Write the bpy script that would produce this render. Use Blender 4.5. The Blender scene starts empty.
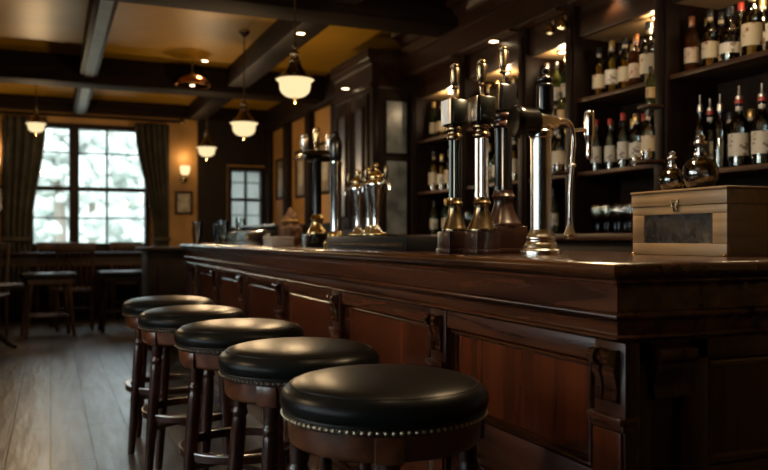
import bpy, bmesh, math, random
from mathutils import Vector, Matrix, noise
R = math.radians
PI = math.pi
rnd = random.Random(7)
scene = bpy.context.scene
COL = scene.collection

# ------------------------------------------------------------------ camera
F_PX = 790.0
CAM_Z = 1.02
TH = R(22.9)
cam_d = bpy.data.cameras.new('camera')
cam = bpy.data.objects.new('camera', cam_d)
COL.objects.link(cam)
cam.location = (0, 0, CAM_Z)
cam.rotation_euler = (PI / 2, 0, -TH)
cam_d.sensor_width = 36
cam_d.lens = F_PX * 36 / 768
cam_d.shift_y = 3.0 / 768
cam_d.dof.use_dof = True
cam_d.dof.focus_distance = 2.25
cam_d.dof.aperture_fstop = 2.9
cam_d.clip_start = 0.05
scene.camera = cam


def y_at(u, X):
    """where on the plane x = X the picture column u lies"""
    k = (u - 384) / F_PX
    c, s = math.cos(TH), math.sin(TH)
    return X * (c - s * k) / (s + c * k)


# ------------------------------------------------------------------ materials
def nodes_of(name):
    m = bpy.data.materials.new(name)
    m.use_nodes = True
    nt = m.node_tree
    b = nt.nodes['Principled BSDF']
    return m, nt, b


def plain(name, col, rough=.5, metal=0, coat=0, bump=0, bscale=200, spec=.5, var=0, vscale=8):
    m, nt, b = nodes_of(name)
    b.inputs['Base Color'].default_value = (*col, 1)
    b.inputs['Roughness'].default_value = rough
    b.inputs['Metallic'].default_value = metal
    b.inputs['Coat Weight'].default_value = coat
    b.inputs['Coat Roughness'].default_value = .12
    b.inputs['Specular IOR Level'].default_value = spec
    tc = nt.nodes.new('ShaderNodeTexCoord')
    if var:
        n = nt.nodes.new('ShaderNodeTexNoise')
        n.inputs['Scale'].default_value = vscale
        n.inputs['Detail'].default_value = 5
        nt.links.new(tc.outputs['Object'], n.inputs['Vector'])
        r = nt.nodes.new('ShaderNodeValToRGB')
        r.color_ramp.elements[0].position = .3
        r.color_ramp.elements[1].position = .7
        r.color_ramp.elements[0].color = (*[c * (1 - var) for c in col], 1)
        r.color_ramp.elements[1].color = (*[min(1, c * (1 + var)) for c in col], 1)
        nt.links.new(n.outputs['Fac'], r.inputs['Fac'])
        nt.links.new(r.outputs['Color'], b.inputs['Base Color'])
    if bump:
        n2 = nt.nodes.new('ShaderNodeTexNoise')
        n2.inputs['Scale'].default_value = bscale
        n2.inputs['Detail'].default_value = 3
        nt.links.new(tc.outputs['Object'], n2.inputs['Vector'])
        bp = nt.nodes.new('ShaderNodeBump')
        bp.inputs['Strength'].default_value = bump
        bp.inputs['Distance'].default_value = .004
        nt.links.new(n2.outputs['Fac'], bp.inputs['Height'])
        nt.links.new(bp.outputs['Normal'], b.inputs['Normal'])
    return m


def wood(name, dark, light, axis=2, rough=.3, coat=.3, scale=1.0, bump=.05, spec=.5, lo=.33, hi=.68):
    """grain stretched along axis"""
    m, nt, b = nodes_of(name)
    tc = nt.nodes.new('ShaderNodeTexCoord')
    mp = nt.nodes.new('ShaderNodeMapping')
    sc = [22 * scale] * 3
    sc[axis] = 1.6 * scale
    mp.inputs['Scale'].default_value = sc
    nt.links.new(tc.outputs['Object'], mp.inputs['Vector'])
    n = nt.nodes.new('ShaderNodeTexNoise')
    n.inputs['Scale'].default_value = 1
    n.inputs['Detail'].default_value = 6
    n.inputs['Distortion'].default_value = .6
    nt.links.new(mp.outputs['Vector'], n.inputs['Vector'])
    r = nt.nodes.new('ShaderNodeValToRGB')
    r.color_ramp.elements[0].position = lo
    r.color_ramp.elements[1].position = hi
    r.color_ramp.elements[0].color = (*dark, 1)
    r.color_ramp.elements[1].color = (*light, 1)
    nt.links.new(n.outputs['Fac'], r.inputs['Fac'])
    nt.links.new(r.outputs['Color'], b.inputs['Base Color'])
    b.inputs['Roughness'].default_value = rough
    b.inputs['Coat Weight'].default_value = coat
    b.inputs['Coat Roughness'].default_value = .15
    b.inputs['Specular IOR Level'].default_value = spec
    bp = nt.nodes.new('ShaderNodeBump')
    bp.inputs['Strength'].default_value = bump
    bp.inputs['Distance'].default_value = .01
    nt.links.new(n.outputs['Fac'], bp.inputs['Height'])
    nt.links.new(bp.outputs['Normal'], b.inputs['Normal'])
    return m


def glass(name, col, rough=.03, ior=1.45, trans=1):
    m, nt, b = nodes_of(name)
    b.inputs['Base Color'].default_value = (*col, 1)
    b.inputs['Roughness'].default_value = rough
    b.inputs['Transmission Weight'].default_value = trans
    b.inputs['IOR'].default_value = ior
    return m


def emit(name, col, strength):
    m, nt, b = nodes_of(name)
    nt.nodes.remove(b)
    e = nt.nodes.new('ShaderNodeEmission')
    e.inputs['Color'].default_value = (*col, 1)
    e.inputs['Strength'].default_value = strength
    nt.links.new(e.outputs[0], nt.nodes['Material Output'].inputs['Surface'])
    return m


def thin_glass(name, tint=(.93, .96, .95), ior=1.45, rough=.02):
    m, nt, b = nodes_of(name)
    nt.nodes.remove(b)
    t = nt.nodes.new('ShaderNodeBsdfTransparent')
    t.inputs['Color'].default_value = (*tint, 1)
    g = nt.nodes.new('ShaderNodeBsdfGlossy')
    g.inputs['Roughness'].default_value = rough
    fr = nt.nodes.new('ShaderNodeFresnel')
    fr.inputs['IOR'].default_value = ior
    mx = nt.nodes.new('ShaderNodeMixShader')
    nt.links.new(fr.outputs[0], mx.inputs[0])
    nt.links.new(t.outputs[0], mx.inputs[1])
    nt.links.new(g.outputs[0], mx.inputs[2])
    nt.links.new(mx.outputs[0], nt.nodes['Material Output'].inputs['Surface'])
    return m


def label_mat(name, paper, ink, seed, mark=.62):
    """paper label with a printed blotch and faint lines"""
    m, nt, b = nodes_of(name)
    tc = nt.nodes.new('ShaderNodeTexCoord')
    mp = nt.nodes.new('ShaderNodeMapping')
    mp.inputs['Location'].default_value = (seed, seed * .7, 0)
    mp.inputs['Scale'].default_value = (26, 26, 38)
    nt.links.new(tc.outputs['Object'], mp.inputs['Vector'])
    n = nt.nodes.new('ShaderNodeTexNoise')
    n.inputs['Scale'].default_value = 1
    n.inputs['Detail'].default_value = 3
    nt.links.new(mp.outputs['Vector'], n.inputs['Vector'])
    r = nt.nodes.new('ShaderNodeValToRGB')
    r.color_ramp.interpolation = 'EASE'
    r.color_ramp.elements[0].position = mark - .04
    r.color_ramp.elements[1].position = mark + .03
    r.color_ramp.elements[0].color = (*paper, 1)
    r.color_ramp.elements[1].color = (*ink, 1)
    nt.links.new(n.outputs['Fac'], r.inputs['Fac'])
    nt.links.new(r.outputs['Color'], b.inputs['Base Color'])
    b.inputs['Roughness'].default_value = .55
    return m


def floor_mat():
    m, nt, b = nodes_of('floor_boards')
    tc = nt.nodes.new('ShaderNodeTexCoord')
    mp = nt.nodes.new('ShaderNodeMapping')
    mp.inputs['Rotation'].default_value = (0, 0, PI / 2)
    nt.links.new(tc.outputs['Object'], mp.inputs['Vector'])
    br = nt.nodes.new('ShaderNodeTexBrick')
    br.offset = .37
    br.inputs['Scale'].default_value = 1
    br.inputs['Brick Width'].default_value = 1.15
    br.inputs['Row Height'].default_value = .19
    br.inputs['Mortar Size'].default_value = .005
    br.inputs['Mortar Smooth'].default_value = .3
    br.inputs['Color1'].default_value = (.050, .040, .034, 1)
    br.inputs['Color2'].default_value = (.085, .070, .059, 1)
    br.inputs['Mortar'].default_value = (.012, .009, .007, 1)
    nt.links.new(mp.outputs['Vector'], br.inputs['Vector'])
    mp2 = nt.nodes.new('ShaderNodeMapping')
    mp2.inputs['Scale'].default_value = (16, 2.2, 1)
    nt.links.new(tc.outputs['Object'], mp2.inputs['Vector'])
    n = nt.nodes.new('ShaderNodeTexNoise')
    n.inputs['Scale'].default_value = 1
    n.inputs['Detail'].default_value = 7
    nt.links.new(mp2.outputs['Vector'], n.inputs['Vector'])
    r = nt.nodes.new('ShaderNodeValToRGB')
    r.color_ramp.elements[0].position = .3
    r.color_ramp.elements[1].position = .75
    r.color_ramp.elements[0].color = (.45, .45, .45, 1)
    r.color_ramp.elements[1].color = (1, 1, 1, 1)
    nt.links.new(n.outputs['Fac'], r.inputs['Fac'])
    mx = nt.nodes.new('ShaderNodeMix')
    mx.data_type = 'RGBA'
    mx.blend_type = 'MULTIPLY'
    mx.inputs['Factor'].default_value = 1
    nt.links.new(br.outputs['Color'], mx.inputs['A'])
    nt.links.new(r.outputs['Color'], mx.inputs['B'])
    nt.links.new(mx.outputs['Result'], b.inputs['Base Color'])
    rr = nt.nodes.new('ShaderNodeMapRange')
    rr.inputs['To Min'].default_value = .22
    rr.inputs['To Max'].default_value = .44
    nt.links.new(n.outputs['Fac'], rr.inputs['Value'])
    nt.links.new(rr.outputs['Result'], b.inputs['Roughness'])
    ad = nt.nodes.new('ShaderNodeMath')
    ad.operation = 'MULTIPLY_ADD'
    ad.inputs[1].default_value = -1.5
    nt.links.new(br.outputs['Fac'], ad.inputs[0])
    nt.links.new(n.outputs['Fac'], ad.inputs[2])
    bp = nt.nodes.new('ShaderNodeBump')
    bp.inputs['Strength'].default_value = .45
    bp.inputs['Distance'].default_value = .012
    nt.links.new(ad.outputs[0], bp.inputs['Height'])
    nt.links.new(bp.outputs['Normal'], b.inputs['Normal'])
    return m


M = {}
M['mahog_y'] = wood('mahogany_along', (.022, .0068, .003), (.100, .031, .013), 1, .27, .10, spec=.4)
M['mahog_x'] = wood('mahogany_across', (.016, .0045, .002), (.075, .021, .008), 0, .30, .35)
M['mahog_z'] = wood('mahogany_upright', (.013, .004, .002), (.055, .016, .0065), 2, .33, .03, spec=.3)
M['panel'] = wood('mahogany_panel', (.024, .005, .0018), (.150, .034, .009), 2, .26, .12, .55, spec=.4, lo=.25, hi=.82)
M['top'] = wood('bar_top_wood', (.025, .008, .003), (.095, .032, .011), 1, .22, .5, .9, .03)
M['stool_wood'] = wood('stool_wood', (.012, .004, .0022), (.042, .013, .006), 2, .28, .4, 1.5)
M['apron'] = wood('apron_wood', (.045, .013, .005), (.13, .042, .016), 0, .30, .4, 1.2)
M['plinth'] = wood('plinth_wood', (.016, .0055, .003), (.036, .012, .007), 0, .35, .3, 2)
M['shelf'] = wood('shelf_wood', (.020, .008, .003), (.065, .026, .010), 1, .42, .05, spec=.35)
M['dark'] = wood('dark_wood', (.006, .0032, .002), (.015, .008, .005), 2, .58, .0, spec=.15)
M['dark_y'] = wood('dark_wood_along', (.006, .0032, .002), (.015, .008, .005), 1, .58, .0, spec=.15)
M['dark_x'] = wood('dark_wood_across', (.006, .0032, .002), (.013, .007, .0045), 0, .7, .0, spec=.05)
M['cab_z'] = wood('back_bar_upright_wood', (.004, .0016, .0009), (.011, .004, .002), 2, .45, 0, spec=.15)
M['cab_y'] = wood('back_bar_long_wood', (.008, .0032, .0015), (.026, .010, .0045), 1, .34, 0, spec=.3)
M['grey_board'] = plain('plain_grey_board', (.085, .09, .09), .5, var=.2, vscale=5)
M['bay_roof'] = plain('pale_bay_roof', (.36, .24, .12), .5)
M['mould'] = wood('polished_moulding', (.016, .0045, .002), (.070, .020, .008), 1, .17, 1.0, spec=.6)
M['pane_sheen'] = plain('painted_sheen_glass', (.15, .165, .16), .3, .0, var=.6, vscale=7)  # pale mottled grey puts the panes' window light into their colour
M['box'] = wood('box_wood', (.17, .098, .040), (.30, .19, .085), 1, .45, .05, 1.2)
M['box_x'] = wood('box_wood_across', (.14, .080, .033), (.22, .137, .060), 0, .45, .05, 1.2)
M['chair'] = wood('chair_wood', (.022, .009, .004), (.055, .024, .010), 2, .45, 0, spec=.35)
M['leather'] = plain('black_leather', (.008, .009, .009), .31, 0, 0, .07, 260, .10, .3, 14)
M['leather_edge'] = plain('leather_piping', (.008, .008, .008), .4, spec=.2)
M['nail'] = plain('nail_heads', (.50, .42, .30), .3, 1)
M['band'] = plain('leather_band', (.030, .020, .012), .45)
M['brass'] = plain('brass', (.60, .45, .22), .24, 1, var=.25, vscale=30)
M['old_brass'] = plain('old_brass', (.25, .195, .12), .27, 1, var=.35, vscale=30)
M['chrome'] = plain('chrome', (.78, .76, .72), .17, 1)
M['nickel'] = plain('nickel', (.64, .62, .58), .27, 1, var=.12, vscale=12)
M['steel'] = plain('worn_steel', (.34, .33, .32), .35, 1, var=.3, vscale=40)
M['black_metal'] = plain('black_enamel', (.006, .006, .007), .2, 0, .15, spec=.4)
M['gunmetal'] = plain('gunmetal', (.07, .078, .075), .24, 1)
M['badge'] = plain('badge_plate', (.90, .89, .85), .35, 0, var=.06, vscale=30)
M['rubber'] = plain('black_rubber', (.007, .007, .007), .5, spec=.15)
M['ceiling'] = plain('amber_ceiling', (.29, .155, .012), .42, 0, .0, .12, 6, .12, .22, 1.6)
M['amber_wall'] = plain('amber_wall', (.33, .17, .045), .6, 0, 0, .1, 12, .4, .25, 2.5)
M['curtain'] = plain('curtain_cloth', (.040, .036, .026), .85, 0, 0, .2, 150, .2, .35, 6)
M['floor'] = floor_mat()
M['pane'] = thin_glass('window_pane_glass')
M['paint'] = plain('pale_mount', (.40, .37, .30), .7, var=.4, vscale=14)
M['picture'] = plain('dim_print', (.20, .15, .085), .4, 0, .3, var=.7, vscale=9)
M['mirror'] = plain('old_mirror', (.62, .66, .64), .06, 1)
M['foliage'] = plain('foliage', (.44, .47, .44), .8, var=.22, vscale=1.2)
M['hedge'] = plain('hedge_leaves', (.50, .53, .50), .8, var=.12, vscale=.8)
M['bark'] = plain('bark', (.20, .17, .14), .8)
M['lawn'] = plain('lawn', (.24, .27, .23), .8, var=.2, vscale=.8)
M['lampglass'] = emit('lit_opal_glass', (1, .75, .40), 1.15)
M['bulb'] = emit('lit_bulb', (1, .72, .38), 14)
M['spot'] = emit('lit_spot', (1, .76, .46), 11)
M['candle'] = emit('lit_sconce_glass', (1, .70, .34), 1.6)
M['g_clear'] = thin_glass('clear_glass', (.90, .92, .90), 1.85, .04)
M['g_smoke'] = thin_glass('smoky_glass', (.80, .78, .74), 2.1, .05)
M['g_green'] = glass('dark_green_glass', (.04, .085, .03), .05, 1.45, .75)
M['g_olive'] = glass('olive_glass', (.11, .12, .03), .05, 1.45, .75)
M['g_brown'] = glass('brown_glass', (.11, .032, .008), .05, 1.45, .75)
M['g_amber'] = glass('amber_spirit', (.68, .25, .025), .03, 1.36, .5)
M['g_gold'] = glass('golden_spirit', (.75, .42, .06), .03, 1.36, .55)
M['g_dark'] = glass('dark_spirit', (.05, .05, .055), .03, 1.36, .6)
M['g_water'] = glass('clear_spirit', (.80, .82, .78), .03, 1.35, .85)
M['l_cream'] = label_mat('cream_label', (.44, .37, .25), (.20, .05, .03), 1.3)
M['l_white'] = label_mat('white_label', (.50, .46, .38), (.18, .15, .12), 4.1)
M['l_tan'] = label_mat('tan_label', (.38, .26, .12), (.16, .09, .04), 7.7)
M['l_red'] = label_mat('red_printed_label', (.44, .35, .24), (.25, .04, .03), 11.2, .62)
M['c_black'] = plain('black_cap', (.012, .012, .012), .35)
M['c_red'] = plain('red_cap', (.36, .035, .02), .4)
M['c_gold'] = plain('gold_cap', (.55, .38, .14), .35, .8)
M['c_copper'] = plain('copper_foil', (.45, .20, .08), .35, .7)
M['c_silver'] = plain('silver_cap', (.55, .53, .5), .3, .9)
M['paper'] = plain('white_card', (.50, .44, .37), .7)
M['pouch'] = plain('brown_cloth', (.09, .042, .018), .8, var=.5, vscale=25)
M['dome'] = plain('copper_reflection', (.55, .24, .07), .25, 1)
M['grille'] = plain('tray_grille', (.16, .15, .13), .3, 1)


# ------------------------------------------------------------------ mesh building
def obj(name, bm, mat, parent=None, loc=None, smooth=True, sharp=35):
    me = bpy.data.meshes.new(name)
    bmesh.ops.recalc_face_normals(bm, faces=bm.faces[:])
    bm.to_mesh(me)
    bm.free()
    mats = mat if isinstance(mat, (list, tuple)) else [mat]
    for m in mats:
        me.materials.append(m)
    if smooth:
        for p in me.polygons:
            p.use_smooth = True
        me.set_sharp_from_angle(angle=R(sharp))
    o = bpy.data.objects.new(name, me)
    COL.objects.link(o)
    if parent:
        o.parent = parent
    if loc:
        o.location = loc
    return o


def tag(o, label, cat, group=None, kind=None):
    o['label'] = label
    o['category'] = cat
    if group:
        o['group'] = group
    if kind:
        o['kind'] = kind
    return o


def thing(name, label, cat, loc=(0, 0, 0), rz=0, group=None):
    o = bpy.data.objects.new(name, None)
    o.empty_display_size = .05
    COL.objects.link(o)
    o.location = loc
    o.rotation_euler = (0, 0, rz)
    return tag(o, label, cat, group)


def struct(o):
    o['kind'] = 'structure'
    return o


def dup(root, loc, rz, label, group=None):
    r = root.copy()
    COL.objects.link(r)
    r.location = loc
    r.rotation_euler = (0, 0, rz)
    r['label'] = label
    if group:
        r['group'] = group
    for ch in list(root.children):
        c = ch.copy()
        COL.objects.link(c)
        c.parent = r
        for g in list(ch.children):
            d = g.copy()
            COL.objects.link(d)
            d.parent = c
    return r


def box(bm, x0, x1, y0, y1, z0, z1, bev=0, seg=2):
    r = bmesh.ops.create_cube(bm, size=1)
    vs = r['verts']
    for v in vs:
        v.co = Vector(((x0 + x1) / 2 + v.co.x * (x1 - x0), (y0 + y1) / 2 + v.co.y * (y1 - y0),
                       (z0 + z1) / 2 + v.co.z * (z1 - z0)))
    if bev:
        es = list({e for v in vs for e in v.link_edges})
        bmesh.ops.bevel(bm, geom=es, offset=bev, segments=seg, profile=.5, affect='EDGES')
    return bm


def B(*a, **k):
    return box(bmesh.new(), *a, **k)


def frame_matrix(p, d):
    d = Vector(d).normalized()
    return Matrix.Translation(Vector(p)) @ d.to_track_quat('Z', 'Y').to_matrix().to_4x4()


def lathe(bm, prof, n=28, mat=None, lobes=0, depth=0):
    """prof: (r, z) from bottom to top, spun about z; lobes cuts flutes"""
    mat = mat or Matrix.Identity(4)
    rings = []
    for r, z in prof:
        if r < 1e-6:
            rings.append([bm.verts.new(mat @ Vector((0, 0, z)))])
        else:
            ring = []
            for i in range(n):
                a = 2 * PI * i / n
                rr = r * (1 - depth * (0.5 - 0.5 * math.cos(a * lobes))) if lobes else r
                ring.append(bm.verts.new(mat @ Vector((rr * math.cos(a), rr * math.sin(a), z))))
            rings.append(ring)
    for a, b in zip(rings, rings[1:]):
        if len(a) == 1 and len(b) == 1:
            continue
        for i in range(n):
            j = (i + 1) % n
            if len(a) == 1:
                bm.faces.new((a[0], b[j], b[i]))
            elif len(b) == 1:
                bm.faces.new((a[i], a[j], b[0]))
            else:
                bm.faces.new((a[i], a[j], b[j], b[i]))
    closed = len(prof) > 3 and tuple(prof[0]) == tuple(prof[-1])
    for ring, flip in () if closed else ((rings[0], True), (rings[-1], False)):
        if len(ring) > 1:
            bm.faces.new(ring[::-1] if flip else ring)
    if closed:
        bmesh.ops.remove_doubles(bm, verts=bm.verts[:], dist=1e-6)
    return bm


def L(prof, n=28, **k):
    return lathe(bmesh.new(), prof, n, **k)


def smooth_prof(pts, sub=4):
    """Catmull-Rom through (r, z) points"""
    out = []
    P = [pts[0]] + list(pts) + [pts[-1]]
    for i in range(1, len(P) - 2):
        p0, p1, p2, p3 = [Vector((a[0], a[1])) for a in P[i - 1:i + 3]]
        for s in range(sub):
            t = s / sub
            q = .5 * ((2 * p1) + (-p0 + p2) * t + (2 * p0 - 5 * p1 + 4 * p2 - p3) * t * t + (-p0 + 3 * p1 - 3 * p2 + p3) * t ** 3)
            out.append((max(q.x, .0005), q.y))
    out.append(tuple(pts[-1]))
    return out


def tube(bm, pts, rad, n=12, caps=True):
    """round tube through pts; rad one number or one per point"""
    pts = [Vector(p) for p in pts]
    rs = rad if isinstance(rad, (list, tuple)) else [rad] * len(pts)
    rings = []
    up = Vector((0, 0, 1))
    prev = None
    for i, p in enumerate(pts):
        d = (pts[min(i + 1, len(pts) - 1)] - pts[max(i - 1, 0)]).normalized()
        if prev is None:
            a = up if abs(d.dot(up)) < .9 else Vector((1, 0, 0))
            x = d.cross(a).normalized()
        else:
            x = (prev - d * prev.dot(d)).normalized()
        prev = x
        y = d.cross(x)
        rings.append([bm.verts.new(p + (x * math.cos(2 * PI * k / n) + y * math.sin(2 * PI * k / n)) * rs[i]) for k in range(n)])
    for a, b in zip(rings, rings[1:]):
        for i in range(n):
            bm.faces.new((a[i], a[(i + 1) % n], b[(i + 1) % n], b[i]))
    if caps:
        bm.faces.new(rings[0][::-1])
        bm.faces.new(rings[-1])
    return bm


def curve_pts(ctrl, sub=8):
    P = [Vector(p) for p in ctrl]
    P = [P[0]] + P + [P[-1]]
    out = []
    for i in range(1, len(P) - 2):
        p0, p1, p2, p3 = P[i - 1:i + 3]
        for s in range(sub):
            t = s / sub
            out.append(.5 * ((2 * p1) + (-p0 + p2) * t + (2 * p0 - 5 * p1 + 4 * p2 - p3) * t * t + (-p0 + 3 * p1 - 3 * p2 + p3) * t ** 3))
    out.append(P[-1])
    return out


def prism(bm, poly, axis, a, b):
    """polygon (p, q) pushed along axis from a to b; axis x: (y,z), y: (x,z), z: (x,y)"""
    def P(p, q, t):
        return Vector((t, p, q)) if axis == 'x' else Vector((p, t, q)) if axis == 'y' else Vector((p, q, t))
    va = [bm.verts.new(P(p, q, a)) for p, q in poly]
    vb = [bm.verts.new(P(p, q, b)) for p, q in poly]
    n = len(poly)
    for i in range(n):
        bm.faces.new((va[i], va[(i + 1) % n], vb[(i + 1) % n], vb[i]))
    bm.faces.new(va[::-1])
    bm.faces.new(vb)
    return bm


def sweep_corner(bm, prof, xf, y_far, y_near, x_end):
    """moulding profile (out, z), closed, run along the bar front and round its near corner"""
    rows = []
    for d, z in prof:
        rows.append([bm.verts.new((xf - d, y_far, z)), bm.verts.new((xf - d, y_near - d, z)), bm.verts.new((x_end, y_near - d, z))])
    n = len(prof)
    for i in range(n):
        a, b = rows[i], rows[(i + 1) % n]
        for k in range(2):
            bm.faces.new((a[k], a[k + 1], b[k + 1], b[k]))
    bm.faces.new([r[0] for r in rows])
    bm.faces.new([r[2] for r in rows][::-1])
    return bm



# ------------------------------------------------------------------ room shell
CEIL = 2.80
XL, XR, YN, YF = -3.2, 3.14, -2.6, 11.0
struct(obj('floor', B(XL - .2, XR + .2, YN - .2, YF + .2, -.1, 0), M['floor'], smooth=False))
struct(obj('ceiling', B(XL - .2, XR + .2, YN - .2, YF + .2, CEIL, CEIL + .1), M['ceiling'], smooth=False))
struct(obj('wall_right', B(XR, XR + .15, YN, YF, 0, CEIL), M['amber_wall'], smooth=False))


def wall_with_holes(name, axis, t0, t1, s0, s1, holes, mat):
    """wall slab with rectangular holes (a, b, z0, z1) along s"""
    bm = bmesh.new()
    cuts = sorted({s0, s1, *[h[0] for h in holes], *[h[1] for h in holes]})
    for a, b in zip(cuts, cuts[1:]):
        zs = [(0, CEIL)]
        for h in holes:
            if h[0] <= a and b <= h[1]:
                zs = [(0, h[2]), (h[3], CEIL)]
        for z0, z1 in zs:
            if axis == 'x':
                box(bm, a, b, t0, t1, z0, z1)
            else:
                box(bm, t0, t1, a, b, z0, z1)
    bmesh.ops.remove_doubles(bm, verts=bm.verts[:], dist=1e-4)
    return struct(obj(name, bm, mat, smooth=False))


BW = (-.56, 1.22, .90, 2.50)          # big window in the far wall
SW = (2.28, 2.81, 1.12, 2.02)         # small window in the far wall
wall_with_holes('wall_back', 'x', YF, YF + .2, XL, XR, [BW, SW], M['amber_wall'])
LW = [(1.3, 4.1, .80, 2.45), (-.45, 1.05, .80, 2.45)]
wall_with_holes('wall_left', 'y', XL - .2, XL, YN, YF, LW, M['dark'])


struct(obj('wall_front', B(XL, XR, YN - .15, YN, 0, CEIL), M['dark'], smooth=False))


def window(name, axis, t, a, b, z0, z1, posts, cols, bars, frame_mat):
    """window unit: frame, sash bars, panes, sill. t: room-side face of the wall; posts: fixed uprights"""
    root = struct(bpy.data.objects.new(name, None))
    COL.objects.link(root)

    def bx(bm, s0, s1, d0, d1, q0, q1):
        if axis == 'x':
            box(bm, s0, s1, t + d0, t + d1, q0, q1)
        else:
            box(bm, t - d1, t - d0, s0, s1, q0, q1)
    bm = bmesh.new()
    bx(bm, a, a + .05, -.03, .14, z0, z1)
    bx(bm, b - .05, b, -.03, .14, z0, z1)
    bx(bm, a + .05, b - .05, -.03, .14, z1 - .06, z1)
    bx(bm, a + .05, b - .05, -.03, .14, z0, z0 + .05)
    for p0, p1 in posts:
        bx(bm, p0, p1, -.035, .145, z0 + .05, z1 - .06)
    struct(obj('window_frame', bm, frame_mat, root, smooth=False))
    bm = bmesh.new()
    for c in cols:
        bx(bm, c - .014, c + .014, .03, .09, z0 + .05, z1 - .06)
    for q, h in bars:
        bx(bm, a + .05, b - .05, .025, .095, q - h, q + h)
    struct(obj('glazing_bars', bm, frame_mat, root, smooth=False))
    bm = bmesh.new()
    bx(bm, a + .05, b - .05, .055, .061, z0 + .05, z1 - .06)
    struct(obj('window_pane', bm, M['pane'], root, smooth=False))
    bm = bmesh.new()
    bx(bm, a - .08, b + .08, -.10, -.0, z0 - .04, z0)
    struct(obj('window_sill', bm, frame_mat, root, smooth=False))
    return root


window('window_1', 'x', YF, *BW, [(.225, .345)], [-.21, .69], [(1.66, .028), (2.13, .009), (1.28, .009)], M['dark'])
w2 = window('window_2', 'x', YF, *SW, [], [2.545], [(1.56, .022), (1.80, .007), (1.34, .007)], M['dark'])
m_, nt_, b_ = nodes_of('net_curtain_cloth')
nt_.nodes.remove(b_)
tl_ = nt_.nodes.new('ShaderNodeBsdfTranslucent')
tl_.inputs['Color'].default_value = (.16, .16, .15, 1)
tp_ = nt_.nodes.new('ShaderNodeBsdfTransparent')
tp_.inputs['Color'].default_value = (.35, .35, .35, 1)
mx_ = nt_.nodes.new('ShaderNodeMixShader')
no_ = nt_.nodes.new('ShaderNodeTexNoise')
no_.inputs['Scale'].default_value = 9
mr_ = nt_.nodes.new('ShaderNodeMapRange')
mr_.inputs['To Min'].default_value = .0
mr_.inputs['To Max'].default_value = .35
nt_.links.new(no_.outputs['Fac'], mr_.inputs['Value'])
nt_.links.new(mr_.outputs['Result'], mx_.inputs[0])
nt_.links.new(tl_.outputs[0], mx_.inputs[1])
nt_.links.new(tp_.outputs[0], mx_.inputs[2])
nt_.links.new(mx_.outputs[0], nt_.nodes['Material Output'].inputs['Surface'])
bm = bmesh.new()
gr = [[bm.verts.new((SW[0] + .05 + (SW[1] - SW[0] - .10) * i / 60, YF + .11 + .008 * math.sin(i * 1.3), z)) for i in range(61)] for z in (SW[2] + .05, SW[3] - .06)]
for i in range(60):
    bm.faces.new((gr[0][i], gr[0][i + 1], gr[1][i + 1], gr[1][i]))
struct(obj('net_curtain', bm, m_, w2))
window('unseen_window_3', 'y', XL, *LW[0], [(2.2, 2.28), (3.12, 3.2)], [1.75, 2.7, 3.65], [(1.65, .028)], M['dark'])  # side windows out of view, added to bring daylight in from the left
window('unseen_window_4', 'y', XL, *LW[1], [(.26, .34)], [-.1, .7], [(1.65, .028)], M['dark'])

# timber wainscot below the windows, dark timber bays of the far wall, cornice: trims
bm = bmesh.new()
box(bm, XL, XR, YF - .03, YF, 0, .86)
for i in range(14):
    x0 = XL + .05 + i * .45
    box(bm, x0, x0 + .36, YF - .045, YF - .03, .14, .74, .006)
box(bm, XL, XR, YF - .07, YF, .86, .90, .008)
struct(obj('trim_1', bm, M['dark_x']))
bm = bmesh.new()                                         # dark boarding round the small window
box(bm, 1.86, SW[0] - .02, YF - .035, YF, .9, CEIL)
box(bm, SW[1] + .02, XR, YF - .035, YF, .9, CEIL)
box(bm, SW[0] - .02, SW[1] + .02, YF - .035, YF, SW[3] + .02, CEIL)
box(bm, SW[0] - .02, SW[1] + .02, YF - .035, YF, .9, SW[2] - .04)
struct(obj('trim_2', bm, M['dark'], smooth=False))
bm = bmesh.new()                                         # cornice over the big window
box(bm, XL, XR, YF - .16, YF, 2.64, CEIL, .01)
box(bm, XL, XR, YF - .22, YF - .16, 2.73, CEIL, .01)
struct(obj('trim_3', bm, M['dark_x']))


def beam(n, x0, x1, y0, y1, z0, mat):
    struct(obj('trim_%d' % n, B(x0, x1, y0, y1, z0, CEIL, bev=.012), mat))


beam(4, XL, XR, 8.24, 8.56, 2.535, M['dark_x'])
beam(5, XL, XR, 5.02, 5.34, 2.535, M['dark_x'])
beam(6, XL, XR, 1.8, 2.12, 2.535, M['dark_x'])
for k, (y0, y1) in enumerate(((2.13, 5.01), (5.35, 8.23), (8.57, 10.77))):
    beam(7 + k, .265, .425, y0, y1, 2.60, M['dark_y'])
    beam(10 + k, 1.70, 1.92, y0, y1, 2.60, M['dark_y'])
# the side wall steps forward past the tall cabinet: panelled below, timber posts above
XJ = 2.88
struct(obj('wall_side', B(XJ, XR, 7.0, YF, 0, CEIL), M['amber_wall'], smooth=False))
bm = bmesh.new()
box(bm, XJ - .03, XJ, 7.0, YF, 0, 1.15)
for i in range(6):
    y0 = 7.06 + i * .66
    box(bm, XJ - .045, XJ - .03, y0, y0 + .54, .2, 1.0, .006)
box(bm, XJ - .07, XJ, 7.0, YF, 1.15, 1.19, .008)
for y in (7.1, 8.05, 9.0, 9.95, 10.88):
    box(bm, XJ - .08, XJ, y - .09, y + .09, 1.19, 2.50, .01)
box(bm, XJ - .11, XJ, 7.0, YF, 2.50, CEIL, .01)
struct(obj('trim_13', bm, M['dark_y']))
# thin grey boards under the lengthwise beams
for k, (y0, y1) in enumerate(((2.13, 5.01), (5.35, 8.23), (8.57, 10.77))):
    struct(obj('trim_%d' % (14 + k), B(.305, .39, y0, y1, 2.59, 2.60), M['grey_board'], smooth=False))

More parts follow.
